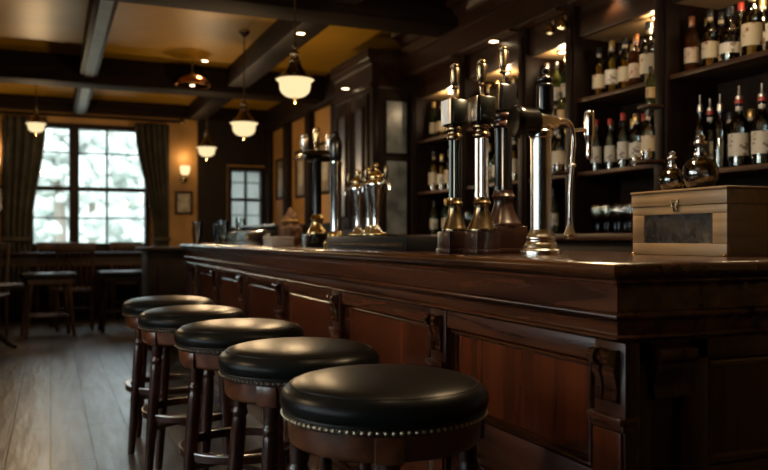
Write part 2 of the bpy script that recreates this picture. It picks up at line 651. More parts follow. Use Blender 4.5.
# ------------------------------------------------------------------ outside
tag(struct(obj('ground', B(-30, 40, 12.4, 70, -.4, -.3), M['lawn'], smooth=False)), 'pale lawn outside the windows', 'lawn')


def tree(label, x, y, h, r, seed):
    rr = random.Random(seed)
    t = thing('tree', label, 'tree', (x, y, -.3), 0, 'trees outside the window')
    obj('trunk', tube(bmesh.new(), curve_pts([(0, 0, 0), (.05, 0, h * .3), (-.04, .03, h * .6), (0, 0, h * .8)], 4), [.14 - .006 * i for i in range(13)], 8), M['bark'], t)
    bm = bmesh.new()
    for i in range(130):
        c = Vector((rr.gauss(0, r * .5), rr.gauss(0, r * .5), h * .62 + rr.gauss(0, h * .17)))
        s = bmesh.ops.create_icosphere(bm, subdivisions=1, radius=rr.uniform(.14, .34) * r * .62, matrix=Matrix.Translation(c))
        for v in s['verts']:
            v.co += (v.co - c) * noise.noise(v.co * 3.1) * .6
    obj('foliage', bm, M['foliage'], t)


tree('tall tree outside the large window beside its post', .15, 18, 5.0, 1.15, 1)
tree('broad tree outside behind the curtained end of the large window', 3.9, 21.5, 5.4, 1.2, 2)
tree('bushy tree outside the small window', 6.0, 19, 5.0, 1.2, 3)
tree('wide tree outside beyond the brass pendant at the large window', -2.6, 20, 5.0, 1.35, 4)
tree('distant tree outside between the two nearer ones at the large window', 1.2, 27, 6.4, 1.8, 5)

# clipped hedge closing the garden off
rr = random.Random(9)
bm = bmesh.new()
for i in range(420):
    c = Vector((rr.uniform(-9, 13), 33 + rr.uniform(-.5, .5), rr.uniform(-.2, 5.2)))
    v0 = bmesh.ops.create_icosphere(bm, subdivisions=1, radius=rr.uniform(.35, .7), matrix=Matrix.Translation(c))['verts']
    for v in v0:
        v.co += (v.co - c) * noise.noise(v.co * 2.3) * .5
box(bm, -9, 13, 32.9, 33.1, -.3, 5.1)
tag(obj('garden_hedge', bm, M['hedge']), 'tall pale hedge across the garden behind the trees, seen through the windows', 'hedge')

# ------------------------------------------------------------------ bar counter
XB, YB, YFAR, XE = 1.08, 1.317, 7.0, 1.90
bar = thing('bar_counter', 'long panelled mahogany bar counter with polished top and carved brackets', 'bar counter', (0, 0, 0))
nose = [(-.06, .932), (.005, .932), (.022, .934), (.034, .940), (.042, .948), (.045, .955), (.043, .962), (.036, .968), (.026, .97), (-.06, .97)]
bm = sweep_corner(bmesh.new(), nose, XB, YFAR, YB, XE)
box(bm, XB + .06, XE, YB + .06, YFAR, .932, .97)
obj('countertop', bm, M['top'], bar, sharp=50)
obj('under_moulding', sweep_corner(bmesh.new(), [(-.05, .932), (.012, .932), (.012, .928), (.004, .922), (.002, .916), (-.05, .916)], XB, YFAR, YB, XE), M['mahog_y'], bar)
obj('frieze', sweep_corner(bmesh.new(), [(-.06, .916), (.0, .916), (.0, .866), (-.06, .866)], XB, YFAR, YB, XE), M['mahog_y'], bar)
lip = [(-.06, .866), (.006, .866), (.013, .862), (.014, .856), (.010, .851), (.004, .848), (.0, .838), (-.004, .828), (-.006, .818), (.002, .815), (.004, .810), (.0, .805), (-.012, .803), (-.06, .803)]
obj('cornice_moulding', sweep_corner(bmesh.new(), lip, XB, YFAR, YB, XE), M['mahog_y'], bar, sharp=60)
XP = XB + .035                       # panel ground
bm = B(XP, XE - .05, YB + .035, YFAR, 0.0, .80)
obj('carcass', bm, M['mahog_z'], bar, smooth=False)
obj('plinth', sweep_corner(bmesh.new(), [(-.05, 0), (.012, 0), (.012, .085), (.004, .10), (-.02, .112), (-.05, .112)], XB, YFAR, YB, XE - .05), M['mahog_y'], bar)
PIL = [1.35, 2.15, 3.08, 3.95, 4.82, 5.69, 6.56]       # pilaster and corbel centres along the front
# rails
bm = bmesh.new()
for z0, z1 in ((.752, .803), (.395, .515), (.112, .16)):
    box(bm, XB + .012, XP + .01, YB + .012, YFAR, z0, z1, .004)
obj('rail', bm, M['mahog_y'], bar)


def panel_frame(bm, u0, u1, z0, z1, place, w=.022):
    """raised bead frame round a panel opening; place(u, out, z) -> point"""
    prof = [(0, -.004), (0, .012), (w * .2, .022), (w * .38, .024), (w * .5, .018), (w * .55, .011), (w * .8, .010), (w, .001), (w, -.004)]
    loops = []
    for d, o in prof:
        loops.append([bm.verts.new(place(u, o, z)) for u, z in ((u0 + d, z0 + d), (u1 - d, z0 + d), (u1 - d, z1 - d), (u0 + d, z1 - d))])
    for a, b in zip(loops, loops[1:]):
        for i in range(4):
            bm.faces.new((a[i], a[(i + 1) % 4], b[(i + 1) % 4], b[i]))
    return bm


front = lambda u, o, z: Vector((XP - o, u, z))
endf = lambda u, o, z: Vector((u, YB + .035 - o, z))
segs = [(a + .068, b - .068) for a, b in zip(PIL, PIL[1:])] + [(PIL[-1] + .075, YFAR - .05)]
for (a, b) in segs:
    for z0, z1 in ((.515, .752), (.16, .395)):
        p = obj('panel', B(XP - .004, XP + .01, a + .01, b - .01, z0 + .01, z1 - .01), M['panel'], bar, smooth=False)
        obj('panel_moulding', panel_frame(bmesh.new(), a, b, z0, z1, front), M['mould'], p, sharp=25)
        # fielded centre
for z0, z1 in ((.515, .752), (.16, .395)):
    p = obj('panel', B(XB + .27, XE - .1, YB + .03, YB + .05, z0 + .01, z1 - .01), M['mahog_z'], bar, smooth=False)  # darker wood than the front panels: the end face's shade as colour
    obj('panel_moulding', panel_frame(bmesh.new(), XB + .26, XE - .09, z0, z1, endf), M['mahog_x'], p, sharp=25)
bm = bmesh.new()
for z0, z1 in ((.752, .803), (.395, .515), (.112, .16)):
    box(bm, XB + .012, XE - .06, YB + .012, YB + .045, z0, z1, .004)
box(bm, XB + .04, XB + .10, YB + .012, YB + .045, .112, .803, .003)
box(bm, XB + .20, XB + .26, YB + .012, YB + .045, .112, .803, .003)
obj('end_frame', bm, M['mahog_z'], bar)


def corbel_poly(h=.112, d=.034):
    """side outline (out, z down from 0) of an S scroll bracket"""
    pts = []
    for a in range(-90, 91, 15):                         # upper roll
        pts.append((d * .55 + d * .48 * math.cos(R(a)) , -h * .16 - h * .16 * math.sin(R(a)) * -1))
    pts = pts[::-1]
    low = [(d * .62, -h * .42), (d * .42, -h * .56), (d * .30, -h * .72), (d * .30, -h * .84), (d * .40, -h * .90), (d * .36, -h * .98), (d * .18, -h)]
    return [(0, 0)] + pts + low + [(0, -h)]


CORB = corbel_poly()


def corbel(y, x0, w=.068):
    """scroll bracket on the bar front"""
    bm = bmesh.new()
    for o, s in ((-w / 2, 1), (-w / 2 + w * .3, .72), (w / 2 - w * .3, 1)):
        ww = w * .3 if s == 1 else w * .4
        prism(bm, [(x0 - d * s, .788 + z) for d, z in CORB], 'y', y + o, y + o + ww)
    es = [e for e in bm.edges if len(e.link_faces) == 2 and e.calc_face_angle(0) > 1.2 and abs(e.verts[0].co.y - e.verts[1].co.y) < 1e-6]
    bmesh.ops.bevel(bm, geom=es, offset=.005, segments=2, profile=.5, affect='EDGES')
    return bm


for y in PIL:
    pil = obj('pilaster', B(XB + .006, XP + .01, y - .05, y + .05, .112, .803, bev=.004), M['mahog_z'], bar)
    obj('corbel', corbel(y, XB + .008), M['mould'], pil, sharp=40)
    bm = B(XB - .012, XP, y - .056, y + .056, .634, .650, bev=.004)
    box(bm, XB - .002, XP, y - .053, y + .053, .618, .634, bev=.003)
    obj('pilaster_cap', bm, M['mahog_y'], pil)
    obj('pilaster_block', B(XB - .004, XP, y - .046, y + .046, .13, .618, bev=.006), M['panel'], pil)
# carved bracket on the end face
bm = bmesh.new()
w = .10
for o, s in ((0, 1), (w * .3, .86), (w * .7, 1)):
    ww = w * .3 if s == 1 else w * .4
    prism(bm, [(YB + .014 - d * s, .788 + z) for d, z in CORB], 'x', XB + .10 + o, XB + .10 + o + ww)
obj('corbel', bm, M['mahog_z'], bar, sharp=40)

# low hatch counter past the far end of the bar
hc = thing('service_counter', 'small dark side counter with pale edged top past the far end of the bar', 'counter', (0, 0, 0))
obj('carcass', B(.82, 1.9, 7.42, 8.0, 0, .90, bev=.006), M['dark'], hc)
obj('countertop', B(.76, 1.9, 7.36, 8.04, .90, .935, bev=.01), M['dark_y'], hc)
bm = bmesh.new()
for a in (.9, 1.4):
    box(bm, a, a + .4, 7.405, 7.42, .15, .78, .006)
obj('panel', bm, M['dark'], hc)

# ------------------------------------------------------------------ bar stools
def make_stool(label, loc, rz):
    t = thing('bar_stool', label, 'bar stool', loc, rz, None)
    top = [(0, .731), (.05, .7305), (.10, .7285), (.14, .725), (.17, .7205), (.19, .7155), (.204, .709), (.214, .7015), (.221, .693),
           (.2245, .683), (.2245, .673), (.221, .664), (.215, .657), (.21, .655), (0, .655)]
    obj('seat', L(top[::-1], 64), M['leather'], t, sharp=60)
    bm = bmesh.new()
    for r, z, q in ((.2005, .7105, .0018), (.2175, .6585, .0035)):
        tube(bm, [(r * math.cos(a * PI / 32), r * math.sin(a * PI / 32), z) for a in range(65)], q, 8, False)
    obj('piping', bm, M['leather_edge'], t)
    obj('seat_band', L([(.0, .643), (.216, .643), (.2185, .646), (.2185, .654), (.216, .657), (0, .657)], 64), M['band'], t)
    bm = bmesh.new()
    for k in range(92):
        a = 2 * PI * k / 92
        bmesh.ops.create_icosphere(bm, subdivisions=1, radius=.0042, matrix=Matrix.Translation((.2190 * math.cos(a), .2190 * math.sin(a), .6502)))
    obj('nail_trim', bm, M['nail'], t)
    obj('apron', L([(0, .588), (.196, .588), (.203, .592), (.207, .60), (.209, .63), (.211, .642), (0, .642)], 64), M['apron'], t)
    legs = [R(45 + 90 * k) for k in range(4)]
    for a in legs:
        p1 = Vector((.178 * math.cos(a), .178 * math.sin(a), .60))
        p0 = Vector((.232 * math.cos(a), .232 * math.sin(a), 0))
        ln = (p1 - p0).length
        prof = [(.0150, 0), (.0165, .02), (.0185, .12), (.0205, .24), (.0215, .30), (.022, .38),
                (.0215, .46), (.0205, .50), (.0185, .512), (.0230, .520), (.0230, .530), (.0190, .538), (.022, .555), (.024, ln)]
        lg = obj('leg', lathe(bmesh.new(), smooth_prof(prof, 2), 16, frame_matrix(p0, p1 - p0)), M['stool_wood'], t, sharp=45)
        m = Matrix.Translation((.196 * math.cos(a), .196 * math.sin(a), .615)) @ Matrix.Rotation(a, 4, 'Z')
        bm = B(-.022, .0185, -.029, .029, -.027, .026, bev=.004)
        bmesh.ops.transform(bm, matrix=m, verts=bm.verts[:])
        obj('leg_block', bm, M['apron'], lg)
    ring = obj('footrest_ring', L([(.186, .280), (.203, .280), (.207, .283), (.207, .305), (.203, .309), (.186, .309), (.186, .280)], 56), M['stool_wood'], t)
    bm = bmesh.new()
    tube(bm, [(.2045 * math.cos(a * PI / 28), .2045 * math.sin(a * PI / 28), .3065) for a in range(57)], .004, 8, False)
    obj('kick_rail', bm, M['steel'], ring)
    for s in (0, 1):
        a = legs[0] + s * PI / 2
        c = Vector((math.cos(a), math.sin(a), 0))
        z = .225 + .03 * s
        obj('stretcher', tube(bmesh.new(), [-c * .21 + Vector((0, 0, z)), Vector((0, 0, z)), c * .21 + Vector((0, 0, z))], .011, 10), M['stool_wood'], t)
    return t


ST = [((.666, 1.575), 25, 'black leather bar stool standing closest to the camera, in front of the near bar end'),
      ((.644, 2.135), 5, 'black leather bar stool second from the near end of the bar'),
      ((.614, 2.752), 70, 'black leather bar stool in the middle of the five along the bar'),
      ((.557, 3.40), 75, 'black leather bar stool fourth along the bar, next to the one nearest the window'),
      ((.544, 4.03), 79, 'black leather bar stool at the window end of the line of five')]
st0 = make_stool(ST[0][2], (*ST[0][0], 0), R(ST[0][1]))
st0['group'] = 'bar stools along the bar'
for (x, y), a, lab in ST[1:]:
    dup(st0, (x, y, 0), R(a), lab, 'bar stools along the bar')

# ------------------------------------------------------------------ beer pumps on the bar
ZC = .9705


def grip(bm, x, y, z, r=.0125, h=.115):
    m = Matrix.Translation((x, y, z))
    pr = smooth_prof([(r * .45, 0), (r * .5, h * .14), (r * .85, h * .18), (r * .5, h * .24), (r * .8, h * .36), (r * 1.05, h * .6), (r * 1.08, h * .82), (r * .85, h * .86),
                      (r * .95, h * .92), (r * .7, h * .99), (.001, h)], 3)
    return lathe(bm, pr, 20, m)


def handpump(label, x, y, colm, basem, badge, wide=1.0, bh=.075, hw=.04, rz=0, sz=1.0):
    t = thing('beer_handpump', label, 'beer pump', (x, y, ZC), rz, 'beer handpumps in the middle of the bar')
    t.scale = (1, 1, sz)
    b = obj('plinth', B(-hw, hw, -hw, hw, 0, bh, bev=.003), M['plinth'], t)
    obj('plinth_moulding', B(-hw - .004, hw + .004, -hw - .004, hw + .004, 0, .016, bev=.004), M['plinth'], b)
    z = bh
    w = wide
    obj('flared_base', L(smooth_prof([(.039 * w, z), (.039 * w, z + .008), (.034 * w, z + .02), (.024 * w, z + .05), (.020 * w, z + .075), (.022 * w, z + .09), (.026 * w, z + .095),
                                      (.022 * w, z + .104), (.0205 * w, z + .115)], 3), 32), basem, t)
    obj('column', L([(.0195 * w, z + .112), (.0195 * w, z + .13), (.0185 * w, z + .135), (.0185 * w, z + .30), (.019 * w, z + .315)], 48, lobes=12, depth=.13), colm, t)
    obj('capital', L(smooth_prof([(.019 * w, z + .312), (.0235 * w, z + .318), (.0235 * w, z + .328), (.020 * w, z + .333), (.020 * w, z + .342), (.0245 * w, z + .347), (.0245 * w, z + .357), (.021 * w, z + .362)], 3), 32), basem, t)
    h = obj('head', B(-.030, .034, -.031, .031, z + .362, z + .452, bev=.004), M['black_metal'], t)
    if badge:
        obj('badge', B(-.036, -.030, -.029, .029, z + .366, z + .450, bev=.0015), M['badge'] if badge == 1 else M['nickel'] if badge == 2 else M['old_brass'], h)
        obj('side_plate', B(-.024, .028, -.035, -.031, z + .368, z + .447, bev=.001), M['gunmetal'] if badge < 3 else M['black_metal'], h)
    obj('handle_stem', L([(.013, z + .452), (.011, z + .458), (.006, z + .462), (.0055, z + .48)], 20), M['old_brass'], t)
    obj('handle_grip', grip(bmesh.new(), 0, 0, z + .474, .0155, .105), M['old_brass'], t)
    return t


handpump('slim dark beer handpump with white square badge, beside the chrome one', 1.22, 2.292, M['gunmetal'], M['old_brass'], 1, 1.08, .075, .043, sz=.95)
handpump('chrome fluted beer handpump with silver badge, between two darker pumps', 1.25, 2.17, M['nickel'], M['old_brass'], 2, 1.18, sz=.935)
handpump('black beer handpump on broad wooden base, beside the chrome tap tower', 1.375, 2.245, M['black_metal'], M['plinth'], 3, 1.55, .085, .058, sz=1.03)

# chrome tap tower
tt = thing('beer_tap_tower', 'chrome cylindrical beer tower with round black badge and swan neck tap', 'beer tap', (1.345, 1.984, ZC), 0)
obj('base', L(smooth_prof([(.060, 0), (.060, .012), (.054, .018), (.050, .030), (.043, .040), (.045, .050), (.037, .062), (.032, .075)], 3), 40), M['nickel'], tt)
obj('column', L([(.031, .07), (.031, .345), (.0345, .349), (.0345, .366), (.031, .370), (0, .370)], 40), M['nickel'], tt)
hd = obj('head', lathe(bmesh.new(), smooth_prof([(.022, -.045), (.030, -.04), (.030, .02), (.024, .03), (.022, .05), (.016, .058)], 3), 28, frame_matrix((0, 0, .395), (1, 0, 0))), M['chrome'], tt)
bdg = obj('round_badge', lathe(bmesh.new(), [(.030, -.01), (.040, -.004), (.043, .004), (.043, .040), (.048, .050), (.048, .066), (.046, .069)], 36, frame_matrix((-.020, 0, .392), (-1, .126, 0))), M['black_metal'], tt)
obj('badge_face', lathe(bmesh.new(), [(.0435, 0), (.0435, .003)], 36, frame_matrix((-.0878, .0086, .392), (-1, .126, 0))), M['gunmetal'], bdg)
obj('top_handle', L(smooth_prof([(.016, .41), (.024, .425), (.026, .44), (.026, .49), (.025, .505), (.018, .511), (.022, .517), (.021, .527), (.010, .533), (.008, .541), (.011, .546), (.008, .555), (.001, .56)], 3), 28, mat=Matrix.Translation((.014, 0, 0))), M['black_metal'], tt)
sp = curve_pts([(.05, 0, .395), (.085, 0, .402), (.108, 0, .388), (.118, 0, .35), (.114, 0, .29), (.106, 0, .20), (.104, 0, .13), (.104, 0, .075)], 6)
rad = [.0115 - .0045 * min(1, i / 16) for i in range(len(sp))]
swan = obj('swan_neck', tube(bmesh.new(), sp, rad, 16), M['chrome'], tt)
obj('sparkler', L(smooth_prof([(.0095, .10), (.0085, .085), (.012, .065), (.019, .05), (.020, .044), (.014, .042), (.012, .034)], 3)[::-1], 24, mat=Matrix.Translation((.104, 0, .012))), M['nickel'], swan)
obj('neck_joint', lathe(bmesh.new(), [(.008, 0), (.0115, .003), (.0115, .010), (.008, .013)], 20, frame_matrix((.1125, 0, .262), (.0, 0, 1))), M['nickel'], swan)
tp = obj('tap_rod', tube(bmesh.new(), [(.112, 0, .375), (.14, 0, .378), (.176, 0, .38)], .006, 12), M['chrome'], tt)
obj('tap_handle', L(smooth_prof([(.006, .290), (.011, .30), (.009, .325), (.0105, .345), (.0150, .36), (.0160, .37), (.0160, .425), (.0135, .430), (.015, .435), (.008, .441)], 3), 20, mat=Matrix.Translation((.176, 0, 0))), M['chrome'], tp)
bm = L([(.010, 0), (.015, .004), (.012, .016), (.017, .02), (.012, .028), (.004, .032)], 20, mat=Matrix.Translation((.03, 0, .418)))
obj('bleed_knob', bm, M['nickel'], tt)

# ---- far pump group
t = thing('beer_handpump', 'three handled black beer pump with gold base standing on black block', 'beer pump', (1.35, 4.14, ZC), 0)
obj('plinth', B(-.065, .065, -.075, .075, 0, .07, bev=.005), M['black_metal'], t)
obj('flared_base', L(smooth_prof([(.055, .07), (.055, .082), (.042, .10), (.032, .13), (.036, .15), (.040, .155), (.030, .17), (.026, .18)], 3), 32), M['brass'], t)
obj('column', L([(.025, .175), (.024, .46), (.028, .47), (.028, .48)], 32), M['black_metal'], t)
obj('head', lathe(bmesh.new(), smooth_prof([(.024, -.075), (.032, -.06), (.034, 0), (.032, .06), (.024, .075)], 4), 28, frame_matrix((0, 0, .50), (1, -.3, 0))), M['gunmetal'], t)
for s, z in ((-1, .49), (0, .525), (1, .49)):
    g = obj('handle_grip', grip(bmesh.new(), s * .066, -s * .02, z, .02, .13), M['nickel'] if s else M['brass'], t)
    obj('nozzle', lathe(bmesh.new(), [(.012, 0), (.013, .03), (.008, .05)], 16, frame_matrix((s * .06 - .02, -s * .02, .50), (-1, 0, -.4))), M['chrome'], g)

t = thing('beer_tap_tower', 'tall plain chrome beer tower with black top beside the far drip tray', 'beer tap', (1.35, 3.83, ZC), 0)
obj('base', L(smooth_prof([(.062, 0), (.062, .03), (.045, .05), (.040, .07), (.033, .085)], 3), 32), M['brass'], t)
obj('column', L([(.029, .08), (.029, .42), (.032, .425), (.032, .44), (.02, .446)], 32), M['chrome'], t)
obj('top_handle', L(smooth_prof([(.020, .44), (.030, .46), (.032, .54), (.024, .56), (.016, .57), (.018, .585), (.004, .60)], 3), 24), M['black_metal'], t)

tray = thing('drip_tray', 'long black drip tray under the curved chrome taps', 'drip tray', (0, 0, 0))
TX0, TX1, TY0, TY1 = 1.27, 1.52, 2.79, 3.74
obj('tray_body', B(TX0, TX1, TY0, TY1, ZC, 1.026, bev=.006), M['rubber'], tray)
bm = bmesh.new()
for i in range(22):
    y = TY0 + .03 + i * .05
    if y < TY1 - .02:
        box(bm, TX0 + .02, TX1 - .02, y, y + .012, 1.0262, 1.0282)
obj('grille', bm, M['grille'], tray, smooth=False)
obj('brass_strip', B(TX0 - .003, TX0, TY0 + .02, TY1 - .02, ZC + .015, ZC + .03), M['old_brass'], tray, smooth=False)

vase = smooth_prof([(.040, 0), (.040, .010), (.030, .018), (.018, .045), (.0165, .08), (.021, .13), (.030, .18), (.038, .215), (.041, .235), (.036, .25), (.026, .262)], 4)


def font(label, x, y, rz):
    t = thing('beer_font', label, 'beer tap', (x, y, 1.0285), rz, 'curved chrome beer fonts on the drip tray')
    obj('body', L(vase, 32), M['chrome'], t)
    obj('foot_ring', L(smooth_prof([(.042, 0), (.044, .006), (.042, .014), (.034, .019)], 3), 32), M['brass'], t)
    obj('dome', L(smooth_prof([(.030, .258), (.033, .264), (.030, .278), (.018, .29), (.008, .295), (.007, .31), (.011, .317), (.007, .33), (.001, .333)], 3), 28), M['brass'], t)
    for s in (1, -1):
        a = obj('tap_arm', tube(bmesh.new(), curve_pts([(0, s * .03, .235), (0, s * .065, .240), (0, s * .082, .232), (0, s * .088, .205)], 5), .008, 12), M['chrome'], t)
        obj('tap_handle', grip(bmesh.new(), 0, s * .066, .240, .009, .075), M['old_brass'], a)
    return t


f0 = font('curved chrome beer font on the drip tray nearest the middle handpumps', 1.36, 3.31, R(15))
f0.scale = (1.12, 1.12, 1.0)
dup(f0, (1.40, 3.49, 1.0285), R(10), 'curved chrome beer font between two others on the drip tray', 'curved chrome beer fonts on the drip tray')
dup(f0, (1.40, 3.64, 1.0285), R(20), 'curved chrome beer font on the drip tray nearest the plain tower', 'curved chrome beer fonts on the drip tray')

# ------------------------------------------------------------------ wooden box on the bar
bx_ = thing('wooden_box', 'light wooden box with dark glass window and brass clasp on bar corner', 'box', (1.664, 1.587, ZC))
W_, D_, H_ = .37, .15, .19               # along y, along x, height
hb = .142
bm = bmesh.new()                          # front frame
box(bm, 0, .014, 0, W_, 0, .034, .002)
box(bm, 0, .014, 0, W_, hb - .024, hb, .002)
box(bm, 0, .014, 0, .05, .034, hb - .024, .002)
box(bm, 0, .014, W_ - .05, W_, .034, hb - .024, .002)
obj('front_frame', bm, M['box'], bx_)
obj('glass_window', B(.006, .010, .05, W_ - .05, .034, hb - .024), plain('dark_window', (.030, .028, .027), .12, 0, .5, var=.45, vscale=60), bx_, smooth=False)
bm = bmesh.new()
box(bm, .014, D_, 0, .012, 0, hb, .0015)
box(bm, .014, D_, W_ - .012, W_, 0, hb, .0015)
box(bm, D_ - .012, D_, .012, W_ - .012, 0, hb)
box(bm, .014, D_ - .012, .012, W_ - .012, 0, .01)
obj('body', bm, M['box_x'], bx_)
ld = obj('lid', B(-.003, D_ + .003, -.003, W_ + .003, hb + .001, H_ - .008, bev=.003), M['box'], bx_)
obj('lid_edge', B(-.006, D_ + .006, -.006, W_ + .006, H_ - .008, H_, bev=.003), M['box'], ld)
bm = bmesh.new()
box(bm, -.008, -.003, W_ / 2 - .014, W_ / 2 + .014, hb + .006, hb + .018, .001)
box(bm, -.006, -.001, W_ / 2 - .008, W_ / 2 + .008, hb - .016, hb - .002, .001)
tube(bm, [(-.009, W_ / 2 + .009 * math.cos(a * PI / 8), hb + .002 + .009 * math.sin(a * PI / 8)) for a in range(17)], .0022, 8, False)
obj('clasp', bm, M['old_brass'], bx_)
for (y, x) in ((.006, .006), (W_ - .006, .006)):
    obj('foot', L([(.005, -.0), (.006, .003), (.004, .006)], 12, mat=Matrix.Translation((x - .008, y, 0))), M['brass'], bx_)

ZBOX = ZC + H_ + .0005


def decanter(label, x, y, s, kind='dec'):
    t = thing('glass_decanter', label, 'decanter', (x, y, ZBOX), 0, 'round decanters on the wooden box')
    o = [(.012, 0), (.022, .001), (.033, .012), (.039, .030), (.037, .048), (.027, .063), (.014, .071), (.0105, .078), (.0105, .095), (.014, .099)]
    ins = [(.009, .098), (.0085, .078), (.012, .073), (.025, .060), (.0345, .046), (.0365, .030), (.031, .014), (.020, .005), (.001, .004)]
    o = [(r * s, z * s) for r, z in o]
    ins = [(r * s, z * s) for r, z in ins]
    obj('glass_bulb', L(smooth_prof(o, 3) + smooth_prof(ins, 2), 32), M['g_smoke'], t, sharp=60)
    obj('collar', L([(.0115 * s, .074 * s), (.0135 * s, .076 * s), (.0135 * s, .08 * s), (.0115 * s, .082 * s)], 24), M['chrome'], t)
    obj('stopper', L(smooth_prof([(.008 * s, .094 * s), (.014 * s, .101 * s), (.013 * s, .106 * s), (.008 * s, .109 * s), (.011 * s, .116 * s), (.001, .123 * s)], 3), 20), M['chrome'], t)
    return t


decanter('small round clear decanter on the wooden box, nearest the tap tower', 1.738, 1.868, 1.0)
decanter('larger round clear decanter standing behind the clasp of the wooden box', 1.728, 1.745, 1.3)

# ------------------------------------------------------------------ things at the far end of the bar
def pint(label, x, y, h=.15, r=.04):
    t = thing('beer_glass', label, 'glass', (x, y, ZC), 0, 'empty glasses at the far bar end')
    obj('bowl', L([(r * .72, 0), (r * .75, .004), (r * .95, h * .6), (r, h), (r * .95, h), (r * .9, h * .6), (r * .70, .014), (.001, .013)], 24), M['g_clear'], t, sharp=50)
    obj('foot', L([(r * .74, 0), (r * .77, .003), (r * .74, .008)], 24), M['g_clear'], t)
    return t


for i, (u, x, lab) in enumerate(((170, 1.16, 'clear beer glass at the window corner of the bar'), (184, 1.32, 'clear beer glass second from the window corner of the bar'),
                                 (196, 1.30, 'clear beer glass beside the black rack at the far bar end'), (204, 1.5, 'clear beer glass behind the others by the black rack'))):
    y = min(6.9, y_at(u, x))
    pint(lab, x, [6.86, 6.72, 6.45, 6.7][i], [.19, .17, .19, .22][i], .045)
bmr = thing('bar_caddy', 'low black caddy rack with gilt knob at the far end of the bar', 'caddy', (1.42, 5.78, ZC))
obj('tray', B(-.11, .11, -.55, .55, 0, .10, bev=.012), M['black_metal'], bmr)
obj('knob', L([(.012, 0), (.02, .006), (.016, .016), (.001, .02)], 16, mat=frame_matrix((-.11, -.2, .055), (-1, 0, 0))), M['brass'], bmr)
bm = bmesh.new()
for y in (-.5, .5):
    tube(bm, curve_pts([(0, y, .095), (0, y, .13), (0, y * .97, .14)], 4), .006, 8)
tube(bm, [(0, -.5, .14), (0, 0, .14), (0, .5, .14)], .006, 8)
obj('carry_rail', bm, M['gunmetal'], bmr)
pc = thing('card_box', 'low white card box on the bar beside the gold based pump', 'box', (1.30, 4.75, ZC), R(5))
obj('box_body', B(-.07, .07, -.08, .08, 0, .052, bev=.003), M['paper'], pc)
obj('box_lid', B(-.073, .073, -.083, .083, .04, .058, bev=.003), M['paper'], pc)
pv = thing('cloth_pouch', 'slumped brown and dark cloth pouch behind the white card box', 'pouch', (1.45, 5.0, ZC - .003))
bm = bmesh.new()
bmesh.ops.create_icosphere(bm, subdivisions=4, radius=1)
for v in bm.verts:
    n = noise.noise(v.co * 2.2) * .22 + noise.noise(v.co * 5) * .08
    v.co *= 1 + n
    v.co = Vector((v.co.x * .075, v.co.y * .085, max(-.10, v.co.z * .14)))
    if v.co.z > .03:
        v.co.x *= .72
        v.co.y *= .72
    v.co.z += .10
obj('body', bm, M['pouch'], pv)
obj('tie', tube(bmesh.new(), [(.052 * math.cos(a * PI / 10), .058 * math.sin(a * PI / 10), .165) for a in range(21)], .008, 8, False), M['c_gold'], pv)

# ------------------------------------------------------------------ back bar
XS, XW = 2.80, 3.10
YS0, YS1 = 2.0, 6.0
bb = thing('back_bar', 'dark wooden back bar with open bottle shelves and deep cornice', 'back bar', (0, 0, 0))
BCT = 1.045
obj('base_cabinet', B(2.70, XW, YS0, YS1, 0, 1.005, bev=.005), M['cab_z'], bb)
obj('back_counter', B(2.64, XW, YS0, YS1, 1.005, BCT, bev=.012), M['shelf'], bb)
obj('back_panel', B(XW, XR, YS0, YS1, BCT, 2.36), M['dark'], bb, smooth=False)
UP = [2.05, 3.058, 3.795, 4.30, 5.10, 5.93]
for y in UP:
    p = obj('upright', B(XS - .03, XW, y - .045, y + .045, BCT, 2.36, bev=.004), M['cab_z'], bb)
    obj('upright_fillet', B(XS - .042, XS - .03, y - .026, y + .026, BCT + .05, 2.3, bev=.003), M['cab_z'], p)
Z_UP, Z_LO, Z_LOR = 1.815, 1.394, 1.335
for a, b in zip(UP, UP[1:]):
    for z in (Z_UP, Z_LOR if a < 2.5 else Z_LO):
        s = obj('shelf', B(XS, XW, a + .045, b - .045, z - .020, z, bev=.003), M['shelf'], bb)
        obj('shelf_edge', B(XS - .012, XS, a + .045, b - .045, z - .022, z + .002, bev=.003), M['shelf'], s)
    s = obj('bay_roof', B(XS + .02, XW, a + .045, b - .045, 2.17, 2.195), M['bay_roof'], bb, smooth=False)
obj('fascia', B(XS, XS + .03, YS0, YS1, 2.17, 2.36, bev=.004), M['cab_y'], bb)
corn = [(2.70, 2.36), (2.70, 2.50), (2.685, 2.51), (2.685, 2.53), (2.70, 2.54), (2.70, 2.60), (2.67, 2.62), (2.655, 2.65), (2.63, 2.665), (2.60, 2.67), (2.60, 2.72), (2.57, 2.74), (2.57, 2.798), (XR - .001, 2.798), (XR - .001, 2.36)]
obj('cornice', prism(bmesh.new(), corn, 'y', YS0, YS1), M['cab_y'], bb)
bm = bmesh.new()
for a, b in zip(UP, UP[1:]):
    box(bm, 2.715, XS - .01, a + .06, b - .06, 2.35, 2.3605)
obj('soffit_panel', bm, M['shelf'], bb, smooth=False)
# small brackets on two uprights carry half bottles
for y in (UP[1], UP[2]):
    obj('bracket_shelf', B(XS - .14, XS - .042, y - .042, y + .042, 1.655, 1.67, bev=.004), M['shelf'], bb)
    obj('bracket_shelf', B(XS - .17, XS - .042, y - .055, y + .055, 1.385, 1.40, bev=.004), M['shelf'], bb)

